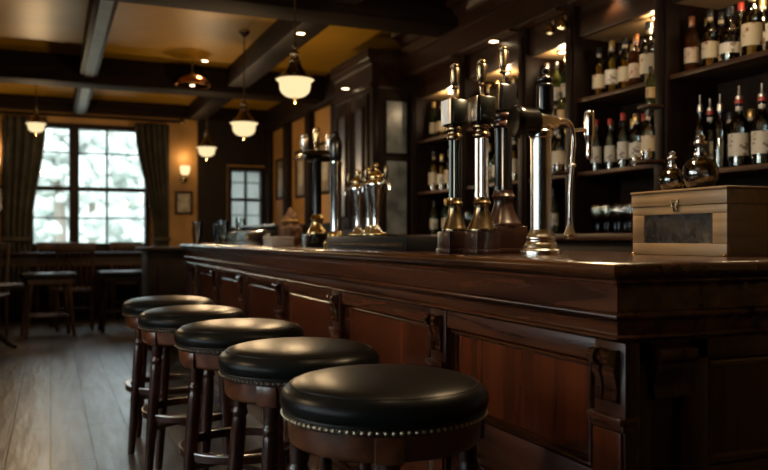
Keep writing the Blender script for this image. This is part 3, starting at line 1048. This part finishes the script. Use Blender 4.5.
# tall glazed cabinet at the end of the back bar
tc_ = thing('tall_cabinet', 'tall dark cabinet with narrow glazed panels at the far end of back bar', 'cabinet', (0, 0, 0))
CX, CY0, CY1 = 2.45, 6.05, 6.98
obj('carcass', B(CX, XR - .01, CY0, CY1, 0, 2.56, bev=.006), M['dark'], tc_)
cp = [(CX - d, z) for d, z in ((0, 2.26), (.02, 2.27), (.02, 2.30), (.002, 2.31), (.002, 2.46), (.03, 2.47), (.03, 2.50), (.045, 2.51), (.045, 2.56))]
bm = bmesh.new()
pts = [(CX - x, z) for x, z in cp]
rows = [[bm.verts.new((CX - d, CY1, z)), bm.verts.new((CX - d, CY0 - min(d, .10) * (0 if d < 0 else .30), z)), bm.verts.new((XR - .01, CY0 - min(d, .10) * .30, z))] for d, z in pts]
for a, b in zip(rows, rows[1:]):
    for k in range(2):
        bm.faces.new((a[k], a[k + 1], b[k + 1], b[k]))
obj('cornice', bm, M['cab_y'], tc_)
obj('cabinet_top', B(CX - .045, XR - .01, CY0 - .013, CY1, 2.56, 2.585), M['dark_y'], tc_, smooth=False)
for y0, y1 in ((6.12, 6.49), (6.53, 6.90)):
    d = obj('door', B(CX - .02, CX, y0, y1, 1.1, 2.22, bev=.005), M['cab_z'], tc_)
    obj('door_pane', B(CX - .024, CX - .018, y0 + .07, y1 - .07, 1.22, 2.1), M['cab_y'], d, smooth=False)
    bm = panel_frame(bmesh.new(), y0 + .06, y1 - .06, 1.2, 2.12, lambda u, o, z: Vector((CX - .02 - o, u, z)), .025)
    obj('door_moulding', bm, M['cab_z'], d, sharp=25)
for z0, z1 in ((1.03, 1.68), (1.71, 2.18)):
    d = obj('side_panel', B(CX + .10, CX + .33, CY0 - .012, CY0, z0, z1, bev=.003), M['cab_z'], tc_)
    obj('mirror_pane', B(CX + .125, CX + .305, CY0 - .016, CY0 - .010, z0 + .02, z1 - .02), M['pane_sheen'], d, smooth=False)
box_ = bmesh.new()
box(box_, CX - .006, CX + .05, CY0 - .02, CY0, 0, 2.30, .005)
box(box_, CX + .35, CX + .42, CY0 - .02, CY0, 0, 2.30, .005)
obj('pilaster', box_, M['cab_z'], tc_)

# ------------------------------------------------------------------ bottles
SHAPES = {
    'whisky': [(.034, 0), (.037, .004), (.0375, .012), (.0375, .175), (.035, .192), (.026, .208), (.016, .222), (.0135, .235), (.0135, .275), (.015, .278), (.015, .285)],
    'wine': [(.034, 0), (.036, .004), (.0365, .012), (.0365, .18), (.033, .20), (.022, .222), (.0145, .24), (.013, .255), (.013, .290), (.0145, .293), (.0145, .298)],
    'slim': [(.028, 0), (.030, .004), (.0305, .012), (.0305, .19), (.028, .206), (.020, .225), (.0125, .245), (.0115, .262), (.0115, .292), (.013, .296), (.013, .300)],
    'bulb': [(.030, 0), (.038, .004), (.042, .02), (.046, .07), (.048, .12), (.044, .155), (.030, .182), (.017, .198), (.014, .21), (.014, .255), (.017, .26), (.017, .268)],
    'broad': [(.040, 0), (.043, .004), (.044, .014), (.044, .185), (.041, .205), (.028, .226), (.017, .242), (.0145, .256), (.0145, .30), (.017, .304), (.017, .312)],
}
CACHE = {}


def bottle_proto(shape, glassm, liquid, lab, cap, pour, fill):
    key = (shape, glassm, liquid, lab, cap, pour, fill)
    if key in CACHE:
        return CACHE[key]
    S = SHAPES[shape]
    parts = []
    top = S[-1][1]
    wall = .0028
    solid = liquid is None
    if solid:
        prof = S
    else:
        ins = [(max(.004, r - wall), z) for r, z in S if z > .01][::-1] + [(max(.004, S[2][0] - wall - .003), .012), (.001, .010)]
        ins[0] = (ins[0][0], top)
        prof = S + ins
    def keep(nm, bm, mat, sharp=40):
        o = obj(nm, bm, mat, None, None, True, sharp)
        me = o.data
        bpy.data.objects.remove(o)
        parts.append((nm, me))
    keep('glass_body', L(prof, 28), M[glassm], 55)
    if not solid:
        zt = S[3][1] * fill
        lp = [(S[2][0] - wall - .0035, .0135), (S[2][0] - wall - .0006, .018)]
        if fill <= 1:
            lp += [(S[3][0] - wall - .0006, zt)]
            if shape == 'bulb':
                lp = [(.030, .0135), (.0385, .022)] + [(r - wall - .0006, z) for r, z in S if .05 < z <= zt + .05]
        else:
            lp += [(r - wall - .0006, z) for r, z in S[3:7]]
        keep('liquid', L(lp, 24), M[liquid], 55)
    rb = max(r for r, z in S) + .0007
    if lab:
        z0, z1 = .055, S[3][1] - (.042 if shape != 'broad' else .03)
        if shape == 'bulb':
            z0, z1 = .05, .10
            rb = .0487
        bm = bmesh.new()
        lathe(bm, [(rb - .0006, z0), (rb, z0), (rb, z1), (rb - .0006, z1)], 36)
        # the label wraps two thirds of the way round
        rm = [f for f in bm.faces if f.calc_center_median().x > rb * .45 or len(f.verts) > 4]
        bmesh.ops.delete(bm, geom=rm, context='FACES')
        keep('label', bm, M[lab])
        if shape in ('wine', 'broad', 'whisky'):
            r1 = S[7][0] + .0006
            keep('neck_label', L([(r1, S[7][1] + .004), (r1, S[7][1] + .022)], 20), M[lab if shape != 'wine' else cap])
    if cap:
        rt = S[-1][0]
        if pour:
            keep('pourer', L([(rt * .95, top - .004), (rt * .95, top + .012), (rt * .5, top + .016), (rt * .33, top + .03), (rt * .3, top + .06), (.001, top + .06)], 18), M['c_silver'])
            keep('cap', L([(rt * 1.08, top - .02), (rt * 1.08, top - .002)], 18), M[cap])
        else:
            keep('cap', L([(rt * 1.06, top - .03), (rt * 1.1, top - .028), (rt * 1.1, top + .006), (rt * .95, top + .009), (.001, top + .0095)], 20), M[cap])
    CACHE[key] = parts
    return parts


def bottle(x, y, z, label, shape, glassm, liquid, lab, cap, pour=False, fill=.9, s=1.0, group=None, rz=0):
    t = thing('bottle', label, 'bottle', (x, y, z + .0006), rz, group)
    t.scale = (s, s, s)
    for nm, me in bottle_proto(shape, glassm, liquid, lab, cap, pour, fill):
        o = bpy.data.objects.new(nm, me)
        COL.objects.link(o)
        o.parent = t
    return t


STY = {
    'brown': ('brown bottle, copper neck', 'whisky', 'g_brown', None, 'l_red', 'c_copper'),
    'amber': ('amber spirit bottle, cream label', 'whisky', 'g_clear', 'g_amber', 'l_cream', 'c_black'),
    'gold': ('golden spirit bottle, gold cap', 'whisky', 'g_clear', 'g_gold', 'l_white', 'c_gold'),
    'redcap': ('red capped bottle, white label', 'slim', 'g_clear', 'g_water', 'l_white', 'c_red'),
    'green': ('dark green bottle, gold neck', 'wine', 'g_green', None, 'l_cream', 'c_gold'),
    'olive': ('olive bottle, white label', 'wine', 'g_olive', None, 'l_white', 'c_black'),
    'bulb': ('bulbous bottle of dark spirit', 'bulb', 'g_clear', 'g_dark', 'l_white', 'c_black'),
    'broad': ('broad bottle, large cream label', 'broad', 'g_clear', 'g_gold', 'l_cream', 'c_black'),
    'slim': ('slim bottle, steel pourer', 'slim', 'g_clear', 'g_water', None, 'c_silver'),
    'pour': ('broad bottle, red collared pourer', 'broad', 'g_clear', 'g_water', 'l_white', 'c_red'),
    'dark': ('dark bottle, tan label', 'wine', 'g_green', None, 'l_tan', 'c_silver'),
}
ORD = ['first', 'second', 'third', 'fourth', 'fifth', 'sixth', 'seventh', 'eighth', 'ninth', 'tenth']


def row(items, z, shelfname, group, x=None, s=1.0):
    """items: (u, style) placed along the shelf, window end first"""
    for i, (u, st) in enumerate(items):
        d = STY[st]
        xx = (x or XS + .085) + rnd.uniform(-.012, .012)
        y = y_at(u, xx)
        for q in UP:
            if abs(y - q) < .095:
                y = q + math.copysign(.095, y - q)
        k = rnd.uniform(.95, 1.04) * s
        bottle(xx, y, z, '%s, %s from window end, %s' % (d[0], ORD[i], shelfname), *d[1:6], pour=st in ('slim', 'pour'),
               fill=rnd.choice((.8, .95, 1.2, 1.2)), s=k, group=group, rz=rnd.uniform(-.35, .35) + .35)


row([(688, 'brown'), (710, 'amber'), (730, 'bulb'), (752, 'broad'), (775, 'gold')], Z_UP, 'top shelf above the wooden box', 'bottles on the top shelf above the box')
row([(700, 'slim'), (720, 'slim'), (739, 'pour'), (762, 'pour')], Z_LOR, 'lower shelf behind the wooden box', 'bottles on the lower shelf behind the box')
row([(599, 'amber'), (612, 'gold'), (625, 'amber'), (636, 'brown'), (649, 'broad')], Z_UP, 'top shelf of the middle bay', 'bottles on the middle bay top shelf')
row([(596, 'redcap'), (610, 'redcap'), (623, 'redcap'), (636, 'gold'), (650, 'broad')], Z_LO, 'lower shelf of the middle bay', 'bottles on the middle bay lower shelf')
row([(611, 'gold'), (622, 'amber'), (633, 'gold'), (644, 'amber')], Z_UP, 'back rank, middle bay top shelf', 'rear bottles on the middle bay top shelf', x=2.98)
row([(611, 'gold'), (622, 'amber'), (633, 'gold'), (644, 'redcap')], Z_LO, 'back rank, middle bay lower shelf', 'rear bottles on the middle bay lower shelf', x=2.98)
row([(700, 'gold'), (721, 'amber'), (741, 'redcap'), (763, 'gold')], Z_UP, 'back rank, top shelf above wooden box', 'rear bottles on the top shelf above the box', x=2.99)
row([(710, 'pour'), (730, 'amber'), (751, 'gold')], Z_LOR, 'back rank, lower shelf behind wooden box', 'rear bottles on the lower shelf behind the box', x=2.99)
row([(545, 'dark'), (556, 'olive'), (567, 'green')], Z_UP, 'top shelf behind the tap tower', 'bottles on the narrow bay top shelf')
row([(545, 'amber'), (556, 'broad'), (567, 'green')], Z_LO, 'lower shelf behind the tap tower', 'bottles on the narrow bay lower shelf')
row([(481, 'amber'), (489, 'gold'), (497, 'green'), (506, 'olive'), (514, 'gold')], Z_UP, 'top shelf behind the handpumps', 'bottles on the handpump bay top shelf')
row([(481, 'green'), (489, 'gold'), (497, 'olive'), (506, 'green'), (514, 'broad')], Z_LO, 'lower shelf behind the handpumps', 'bottles on the handpump bay lower shelf')
row([(434, 'green'), (442, 'amber'), (450, 'dark')], Z_UP, 'top shelf beside the tall cabinet', 'bottles on the far bay top shelf')
row([(434, 'broad'), (442, 'gold'), (450, 'broad')], Z_LO, 'lower shelf beside the tall cabinet', 'bottles on the far bay lower shelf')
for y, lab in ((UP[1], 'upright nearest the wooden box'), (UP[2], 'upright behind the tap tower')):
    bottle(XS - .09, y, 1.67, 'small bottle with tan label on a bracket, %s' % lab, 'wine', 'g_olive', None, 'l_tan', 'c_black', s=.62, group='half bottles on brackets')
for y, lab in ((UP[1], 'upright nearest the wooden box'), (UP[2], 'upright behind the tap tower')):
    bottle(XS - .105, y, 1.40, 'large bottle with cream label on the lower bracket of the %s' % lab, 'broad', 'g_clear', 'g_gold', 'l_cream', 'c_black', s=.76, group='large bottles on brackets')
row([(434, 'olive'), (446, 'green'), (470, 'gold'), (481, 'dark'), (508, 'green'), (524, 'amber'), (541, 'green'), (553, 'olive')], BCT, 'standing on the back counter', 'bottles on the back counter', x=2.92, s=.92)


# stemmed glasses on the back counter
def wineglass(label, x, y, z, s):
    t = thing('wine_glass', label, 'glass', (x, y, z + .0005), 0, 'stemmed glasses on the back counter')
    t.scale = (s, s, s)
    if 'wg' not in CACHE:
        o = obj('bowl', L(smooth_prof([(.004, .068), (.014, .074), (.029, .092), (.034, .115), (.031, .150), (.029, .158)], 3) + [(.0275, .158), (.0295, .15), (.0325, .115), (.0275, .094), (.013, .077), (.001, .074)], 24), M['g_clear'], None, None, True, 60)
        q = obj('stem', L(smooth_prof([(.031, 0), (.031, .002), (.012, .006), (.005, .012), (.0038, .03), (.0038, .06), (.006, .07)], 3), 20), M['g_clear'])
        CACHE['wg'] = (o.data, q.data)
        bpy.data.objects.remove(o)
        bpy.data.objects.remove(q)
    for nm, me in zip(('bowl', 'stem'), CACHE['wg']):
        o = bpy.data.objects.new(nm, me)
        COL.objects.link(o)
        o.parent = t


gi = 0
for rowx, us in ((2.80, (597, 608, 619, 630)), (2.90, (596, 605, 615, 625, 635)), (2.78, (466, 489))):
    for j, u in enumerate(us):
        where = 'front line' if rowx == 2.80 else 'rear line' if rowx == 2.90 else 'behind the handpumps'
        yy = y_at(u, rowx)
        for q in UP:
            if abs(yy - q) < .09:
                yy = q + math.copysign(.09, yy - q)
        wineglass('clear stemmed glass on the back counter, %s, %s from the window end' % (where, ORD[j]), rowx, yy, BCT, 1.0)

# ------------------------------------------------------------------ lamps
def point(name, loc, power, col=(1, .68, .36), rad=.05):
    l = bpy.data.lights.new(name, 'POINT')
    l.energy = power
    l.color = col
    l.shadow_soft_size = rad
    o = bpy.data.objects.new(name, l)
    COL.objects.link(o)
    o.location = loc
    return o


def pendant(label, x, y, zg, r, ztop, power):
    """opal bowl on a brass gallery hung by a rod; zg: rim height of the bowl"""
    t = thing('pendant_lamp', label, 'pendant lamp', (x, y, zg), 0, 'opal glass pendant lamps')
    k = r / .125
    obj('glass_bowl', L(smooth_prof([(.001, -.118 * k), (.03 * k, -.116 * k), (.065 * k, -.105 * k), (.092 * k, -.08 * k), (.102 * k, -.05 * k), (.104 * k, -.022 * k), (.122 * k, -.003 * k), (.125 * k, .004 * k), (.11 * k, .01 * k), (.04 * k, .012 * k)], 4), 40), M['lampglass'], t)
    obj('gallery', L(smooth_prof([(.128 * k, .0), (.130 * k, .008 * k), (.105 * k, .022 * k), (.075 * k, .05 * k), (.05 * k, .085 * k), (.036 * k, .11 * k), (.040 * k, .12 * k), (.028 * k, .13 * k), (.026 * k, .165 * k), (.033 * k, .172 * k), (.018 * k, .185 * k), (.012 * k, .21 * k), (.018 * k, .222 * k), (.006 * k, .24 * k)], 3), 36), M['old_brass'], t)
    obj('finial', L(smooth_prof([(.001, -.155 * k), (.010 * k, -.147 * k), (.006 * k, -.138 * k), (.014 * k, -.128 * k), (.012 * k, -.116 * k)], 3), 16), M['brass'], t)
    obj('rod', tube(bmesh.new(), [(0, 0, .23 * k), (0, 0, (ztop - zg) * .6), (0, 0, ztop - zg)], .006, 10), M['old_brass'], t)
    obj('ceiling_rose', L(smooth_prof([(.012, ztop - zg - .05), (.03, ztop - zg - .03), (.05, ztop - zg - .008), (.05, ztop - zg)], 3), 28), M['old_brass'], t)
    point('pendant_lamp_light', (x, y, zg - .30 * k), power)
    return t


pendant('opal bowl pendant lamp with brass gallery, largest and closest over the bar', 1.434, 4.85, 2.026, .121, CEIL, 22)
pendant('opal bowl pendant lamp with brass rod, second along the bar', 1.54, 6.75, 2.01, .12, CEIL, 26)
pendant('opal bowl pendant lamp low over the far bar end, beside the wall sconce', 1.61, 8.9, 2.03, .11, CEIL, 30)
pendant('added unseen opal pendant lamp over the near bar end, fill light', 1.50, 1.96, 2.085, .128, 2.535, 30)  # out of view, added to light pumps and bottles from above
pendant('added unseen opal pendant lamp over the open floor beside the stools, fill light', -.9, 2.6, 2.085, .128, CEIL, 40)  # out of view, added for warm light on the bar front
pendant('added unseen opal pendant lamp over the open floor short of the window, fill light', -1.5, 6.0, 2.085, .128, CEIL, 8)  # out of view, added as extra light on floor and ceiling
pendant('brass pendant lamp with glowing glass in front of the large window', -.14, 9.28, 2.25, .102, CEIL, 30)


def sconce(label, x, y, z, nx, ny):
    t = thing('wall_sconce', label, 'wall lamp', (x, y, z), math.atan2(ny, nx), 'glowing wall sconces')
    obj('back_plate', lathe(bmesh.new(), [(.05, 0), (.05, .008), (.03, .016), (.012, .02)], 24, frame_matrix((.001, 0, -.10), (1, 0, 0))), M['old_brass'], t)
    obj('arm', tube(bmesh.new(), curve_pts([(.015, 0, -.10), (.06, 0, -.13), (.10, 0, -.10), (.10, 0, -.045)], 5), .009, 10), M['old_brass'], t)
    obj('lamp_shade', L(smooth_prof([(.030, -.045), (.05, -.03), (.062, .02), (.066, .07), (.062, .075)], 3), 28, mat=Matrix.Translation((.10, 0, 0))), M['candle'], t)
    point('wall_sconce_light', (x + nx * .12, y + ny * .12, z + .20), 2.6)
    return t


ysc = YF
sconce('glowing wall sconce above the small framed picture beside the curtain', 1.68, YF, 1.92, 0, -1)
sconce('glowing wall sconce on the far wall past the far curtain', -.64, YF, 1.94, 0, -1)


def spot(name, label, x, y, z, power, aim=(0, 0, -1), size=100, group='small recessed spot lamps', r=.035):
    t = thing(name, label, 'spot lamp', (x, y, z), 0, group)
    obj('bezel', L([(r * 1.35, -.006), (r * 1.35, 0), (r * .9, 0), (r * .9, -.006), (r * 1.35, -.006)], 24), M['old_brass'], t)
    obj('lens', L([(r * .9, -.003), (r * .9, -.0005)], 24), M['spot'], t)
    l = bpy.data.lights.new('spot_lamp_light', 'SPOT')
    l.energy = power
    l.color = (1, .72, .42)
    l.spot_size = R(size)
    l.spot_blend = .6
    l.shadow_soft_size = r
    o = bpy.data.objects.new('spot_lamp_light', l)
    COL.objects.link(o)
    o.location = (x, y, z - .012)
    o.rotation_euler = Vector(aim).to_track_quat('-Z', 'Y').to_euler()
    return t


def puck(label, x, y, z, power):
    t = thing('puck_lamp', label, 'shelf lamp', (x, y, z), 0, 'round lamps under the bay roofs')
    obj('bezel', L([(.034, -.010), (.034, 0), (.024, 0), (.024, -.010), (.034, -.010)], 24), M['old_brass'], t)
    obj('lens', L(smooth_prof([(.001, -.016), (.016, -.013), (.023, -.004), (.023, -.001)], 3), 20), M['spot'], t)
    point('puck_lamp_light', (x, y, z - .045), power, (1, .72, .42), .02)
    return t


BAYN = ['bay above the wooden box', 'middle bottle bay', 'bay behind the tap tower', 'bay behind the handpumps', 'bay beside the tall cabinet']
for i, (a, b) in enumerate(zip(UP, UP[1:])):
    puck('small round lamp under the roof of the %s' % BAYN[i], XS + .10, (a + b) / 2 - (.2 if i == 1 else 0), 2.17, 3.4)
    if i < 2:  # unseen soffit spots added to light the bottles from the front
        spot('spot_lamp', 'added unseen spot lamp under the cornice, front light for the %s' % BAYN[i], 2.755, (a + b) / 2, 2.349, 13, (-.05, 0, -1), 120)
spot('spot_lamp', 'small round spot lamp under the long ceiling beam over the bar', 1.78, 5.86, 2.60, 14, (0, 0, -1), 110)
spot('spot_lamp', 'small round spot lamp on the ceiling beyond the second pendant', 1.43, 8.0, CEIL, 8, (0, 0, -1), 110)
spot('spot_lamp', 'small round spot lamp under the cabinet cornice', 2.38, 6.5, 2.33, 3, (-.2, 0, -1), 110)
spot('spot_lamp', 'small round spot lamp under the back bar cornice behind the handpumps', 2.755, 4.62, 2.349, 8, (-.25, 0, -1), 120)
spot('spot_lamp', 'small round spot lamp under the near beam above the stools', .95, 1.96, 2.535, 14, (0, 0, -1), 110)

for yy, lab in ((3.80, 'little brass bracket lamp on the cornice upright behind the tap tower'), (3.92, 'little brass bracket lamp beside its twin behind the tap tower')):
    t = thing('bracket_lamp', lab, 'wall lamp', (2.72, yy, 2.28), 0, 'small brass bracket lamps')
    obj('arm', tube(bmesh.new(), curve_pts([(.028, 0, .0), (.02, 0, .03), (0, 0, .02), (0, 0, 0)], 4), .006, 8), M['brass'], t)
    obj('lamp_shade', L(smooth_prof([(.030, -.05), (.026, -.02), (.015, 0), (.006, .01)], 3), 20), M['brass'], t)
    obj('bulb', L(smooth_prof([(.001, -.058), (.014, -.05), (.014, -.035), (.006, -.02)], 3), 16), M['candle'], t)

# copper dome put in for a lamp's reflection on the far beam
t = thing('reflection_dome', 'shallow copper dome put in for a lamp reflection on the ceiling beam', 'pendant lamp', (1.31, 8.03, 2.546))
obj('dome', L(smooth_prof([(.17, 0), (.172, .006), (.15, .05), (.10, .085), (.04, .105), (.02, .12)], 4) + [(.018, .11), (.04, .095), (.095, .075), (.142, .045), (.165, .0)], 40), M['dome'], t)
obj('bulb', L(smooth_prof([(.001, -.005), (.02, 0), (.03, .025), (.02, .05), (.01, .06)], 3), 20), M['bulb'], t)
obj('rod', tube(bmesh.new(), [(0, 0, .11), (0, 0, .18), (0, 0, .254)], .006, 8), M['old_brass'], t)
# wide dark rose on the ceiling past the beam
obj_ = obj('ceiling_rose', L(smooth_prof([(.10, -.05), (.22, -.04), (.30, -.018), (.30, 0)], 3), 40, mat=Matrix.Translation((1.72, 9.45, CEIL))), M['dark'])
tag(obj_, 'wide dark round rose on the ceiling beyond the far beam', 'ceiling rose')

# ------------------------------------------------------------------ curtains
def curtain(label, edge_lo, edge_hi, inner_top, inner_mid, inner_bot, outer, folds, seed):
    """hanging cloth from z 2.52 to .05: inner edge pulled back towards outer"""
    rr = random.Random(seed)
    bm = bmesh.new()
    nu, nv = folds * 10, 26
    z1, z0 = 2.53, .06
    grid = []
    for j in range(nv + 1):
        v = j / nv
        z = z1 + (z0 - z1) * v
        if v < .62:
            q = v / .62
            xi = inner_top + (inner_mid - inner_top) * (q * q * (3 - 2 * q))
        else:
            q = (v - .62) / .38
            xi = inner_mid + (inner_bot - inner_mid) * q
        rowv = []
        for i in range(nu + 1):
            s = i / nu
            x = outer + (xi - outer) * s
            amp = .045 * (.75 + .25 * math.sin(7 * s + seed))
            y = YF - .21 + amp * math.sin(2 * PI * folds * s + .5 * math.sin(3 * v + s * 4)) + .01 * math.sin(9 * v + 13 * s)
            rowv.append(bm.verts.new((x, y, z)))
        grid.append(rowv)
    for a, b in zip(grid, grid[1:]):
        for i in range(nu):
            bm.faces.new((a[i], a[i + 1], b[i + 1], b[i]))
    t = thing('curtain', label, 'curtain')
    o = obj('drape', bm, M['curtain'], t)
    md = o.modifiers.new('thickness', 'SOLIDIFY')
    md.thickness = .006
    xb = (inner_mid + outer) / 2
    hw = abs(inner_mid - outer) / 2
    obj('tie_band', B(xb - hw - .01, xb + hw + .01, YF - .285, YF - .135, .98, 1.03, bev=.01), M['curtain'], t)
    return t


curtain('dark heavy curtain drawn back beside the wall sconce and picture', 0, 0, 1.02, 1.26, 1.24, 1.46, 6, 3)
curtain('dark heavy curtain at the far side of the large window', 0, 0, -.05, -.22, -.26, -.53, 5, 5)
rod = thing('curtain_rod', 'dark wooden curtain pole above the large window', 'curtain pole', (0, 0, 0))
obj('pole', tube(bmesh.new(), [(-.95, YF - .21, 2.575), (.3, YF - .21, 2.575), (1.6, YF - .21, 2.575)], .02, 14), M['dark_x'], rod)
bm = bmesh.new()
for x in (-.97, 1.62):
    bmesh.ops.create_uvsphere(bm, u_segments=16, v_segments=10, radius=.035, matrix=Matrix.Translation((x, YF - .21, 2.575)))
obj('finial', bm, M['old_brass'], rod)


# ------------------------------------------------------------------ pictures
def picture(label, axis, x, y, z, w, h):
    t = thing('framed_picture', label, 'picture', (x, y, z), 0 if axis == 'y' else -PI / 2, 'framed pictures on the walls')
    bm = panel_frame(bmesh.new(), -w / 2, w / 2, -h / 2, h / 2, lambda u, o, q: Vector((u, -.001 - o, q)), .035)
    obj('picture_frame', bm, M['dark'], t, sharp=25)
    obj('print', B(-w / 2 + .03, w / 2 - .03, -.004, -.001, -h / 2 + .03, h / 2 - .03), M['picture'], t, smooth=False)
    obj('mount', B(-w / 5, w / 5, -.006, -.004, -h / 4, h / 4), M['paint'], t, smooth=False)
    return t


picture('small dark framed picture below the sconce beside the curtain', 'y', 1.68, YF, 1.50, .24, .32)
picture('small framed picture on the far wall past the curtain', 'y', -.64, YF, 1.50, .26, .36)
picture('tall framed picture on the side wall nearest the small window', 'x', XJ - .001, 10.42, 1.82, .38, .55)
picture('tall framed picture on the side wall in the middle panel', 'x', XJ - .001, 9.47, 1.82, .42, .6)
picture('tall framed picture on the side wall beside the tall cabinet', 'x', XJ - .001, 8.53, 1.82, .42, .6)

# ------------------------------------------------------------------ far furniture
wt = thing('window_table', 'long dark table with bright polished top below the large window', 'table', (0, 0, 0))
obj('tabletop', B(-1.3, 1.35, 9.75, 10.35, .81, .85, bev=.008), M['dark_x'], wt)
obj('apron', B(-1.2, 1.25, 9.82, 10.28, .70, .81), M['chair'], wt, smooth=False)
for x in (-1.15, 0.02, 1.19):
    for y in (9.86, 10.22):
        obj('leg', B(x - .035, x + .035, y - .035, y + .035, 0, .72, bev=.006), M['dark'], wt)


def wood_stool(label, x, y, rz, mat):
    t = thing('low_stool', label, 'stool', (x, y, 0), rz, 'wooden stools before the window table')
    obj('seat', B(-.26, .26, -.17, .17, .60, .66, bev=.02), M['leather'], t)
    obj('apron', B(-.22, .22, -.14, .14, .55, .60), mat, t, smooth=False)
    for sx in (-1, 1):
        for sy in (-1, 1):
            obj('leg', tube(bmesh.new(), [(sx * .18, sy * .11, .57), (sx * .205, sy * .125, .3), (sx * .23, sy * .14, 0)], [.022, .02, .018], 10), mat, t)
    for sy in (-1, 1):
        obj('stretcher', tube(bmesh.new(), [(-.21, sy * .125, .22), (0, sy * .125, .22), (.21, sy * .125, .22)], .014, 8), mat, t)
    return t


wood_stool('brown wooden stool with dark shiny top by the window table', -.02, 8.9, R(10), M['chair'])
wood_stool('dark wooden stool by the window table, nearest the bar', .74, 9.15, R(4), M['dark'])


def chair(label, x, y, rz):
    t = thing('wooden_chair', label, 'chair', (x, y, 0), rz, 'wooden chairs around the window table')
    obj('seat', B(-.21, .21, -.21, .21, .43, .465, bev=.012), M['chair'], t)
    for sx in (-1, 1):
        obj('leg', tube(bmesh.new(), [(sx * .18, -.18, .44), (sx * .185, -.185, .2), (sx * .19, -.19, 0)], [.02, .018, .015], 10), M['chair'], t)
        obj('leg', tube(bmesh.new(), [(sx * .18, .19, 0), (sx * .18, .18, .45), (sx * .18, .21, .72), (sx * .185, .25, .96)], [.015, .02, .018, .016], 10), M['chair'], t)
    obj('top_rail', B(-.21, .21, .235, .265, .86, .97, bev=.012), M['chair'], t)
    for i in range(5):
        x_ = -.12 + i * .06
        obj('spindle', tube(bmesh.new(), [(x_, .19, .46), (x_, .215, .68), (x_, .245, .88)], .008, 8), M['chair'], t)
    obj('stretcher', tube(bmesh.new(), [(-.18, -.183, .22), (0, -.183, .22), (.18, -.183, .22)], .01, 8), M['chair'], t)
    return t


chair('wooden chair with its back to the large window, near the window post', .04, 10.64, 0)
chair('wooden chair with its back to the large window, beside the drawn curtain', .92, 10.64, 0)
chair('brown wooden chair tucked at the window table between two stools', .25, 9.48, PI)

pt = thing('pedestal_table', 'round dark pedestal table on splayed feet in the far corner', 'table', (-.56, 7.9, 0), R(20))
pt.scale = (.85, .85, .82)
obj('tabletop', L(smooth_prof([(.10, .70), (.36, .705), (.375, .715), (.375, .73), (.36, .738), (.001, .738)], 2), 48), M['dark_y'], pt)
obj('column', L(smooth_prof([(.09, .14), (.075, .2), (.045, .3), (.06, .42), (.04, .5), (.045, .62), (.09, .70)], 3), 24), M['dark'], pt)
for k in range(4):
    a = k * PI / 2
    c = Vector((math.cos(a), math.sin(a), 0))
    obj('foot', tube(bmesh.new(), curve_pts([c * .03 + Vector((0, 0, .26)), c * .14 + Vector((0, 0, .2)), c * .26 + Vector((0, 0, .07)), c * .34 + Vector((0, 0, .022))], 4), [.04, .04, .04, .038, .036, .034, .032, .03, .028, .026, .024, .022, .022], 10), M['dark'], pt)
chair('dark wooden chair drawn up to the round pedestal table', -.62, 8.75, R(-10))

# ------------------------------------------------------------------ daylight
w = bpy.data.worlds.new('overcast_sky')
scene.world = w
w.use_nodes = True
bg = w.node_tree.nodes['Background']
bg.inputs['Color'].default_value = (.86, .94, 1.0, 1)
bg.inputs['Strength'].default_value = 7.5

scene.view_settings.view_transform = 'Standard'
scene.view_settings.look = 'None'
scene.view_settings.exposure = 0.0
scene.view_settings.gamma = 1
scene.view_settings.use_curve_mapping = False
try:
    scene.cycles.use_denoising = True
    scene.cycles.caustics_reflective = False
    scene.cycles.caustics_refractive = False
    scene.cycles.sample_clamp_indirect = 4
    scene.cycles.max_bounces = 12
    scene.cycles.transparent_max_bounces = 16
except Exception:
    pass
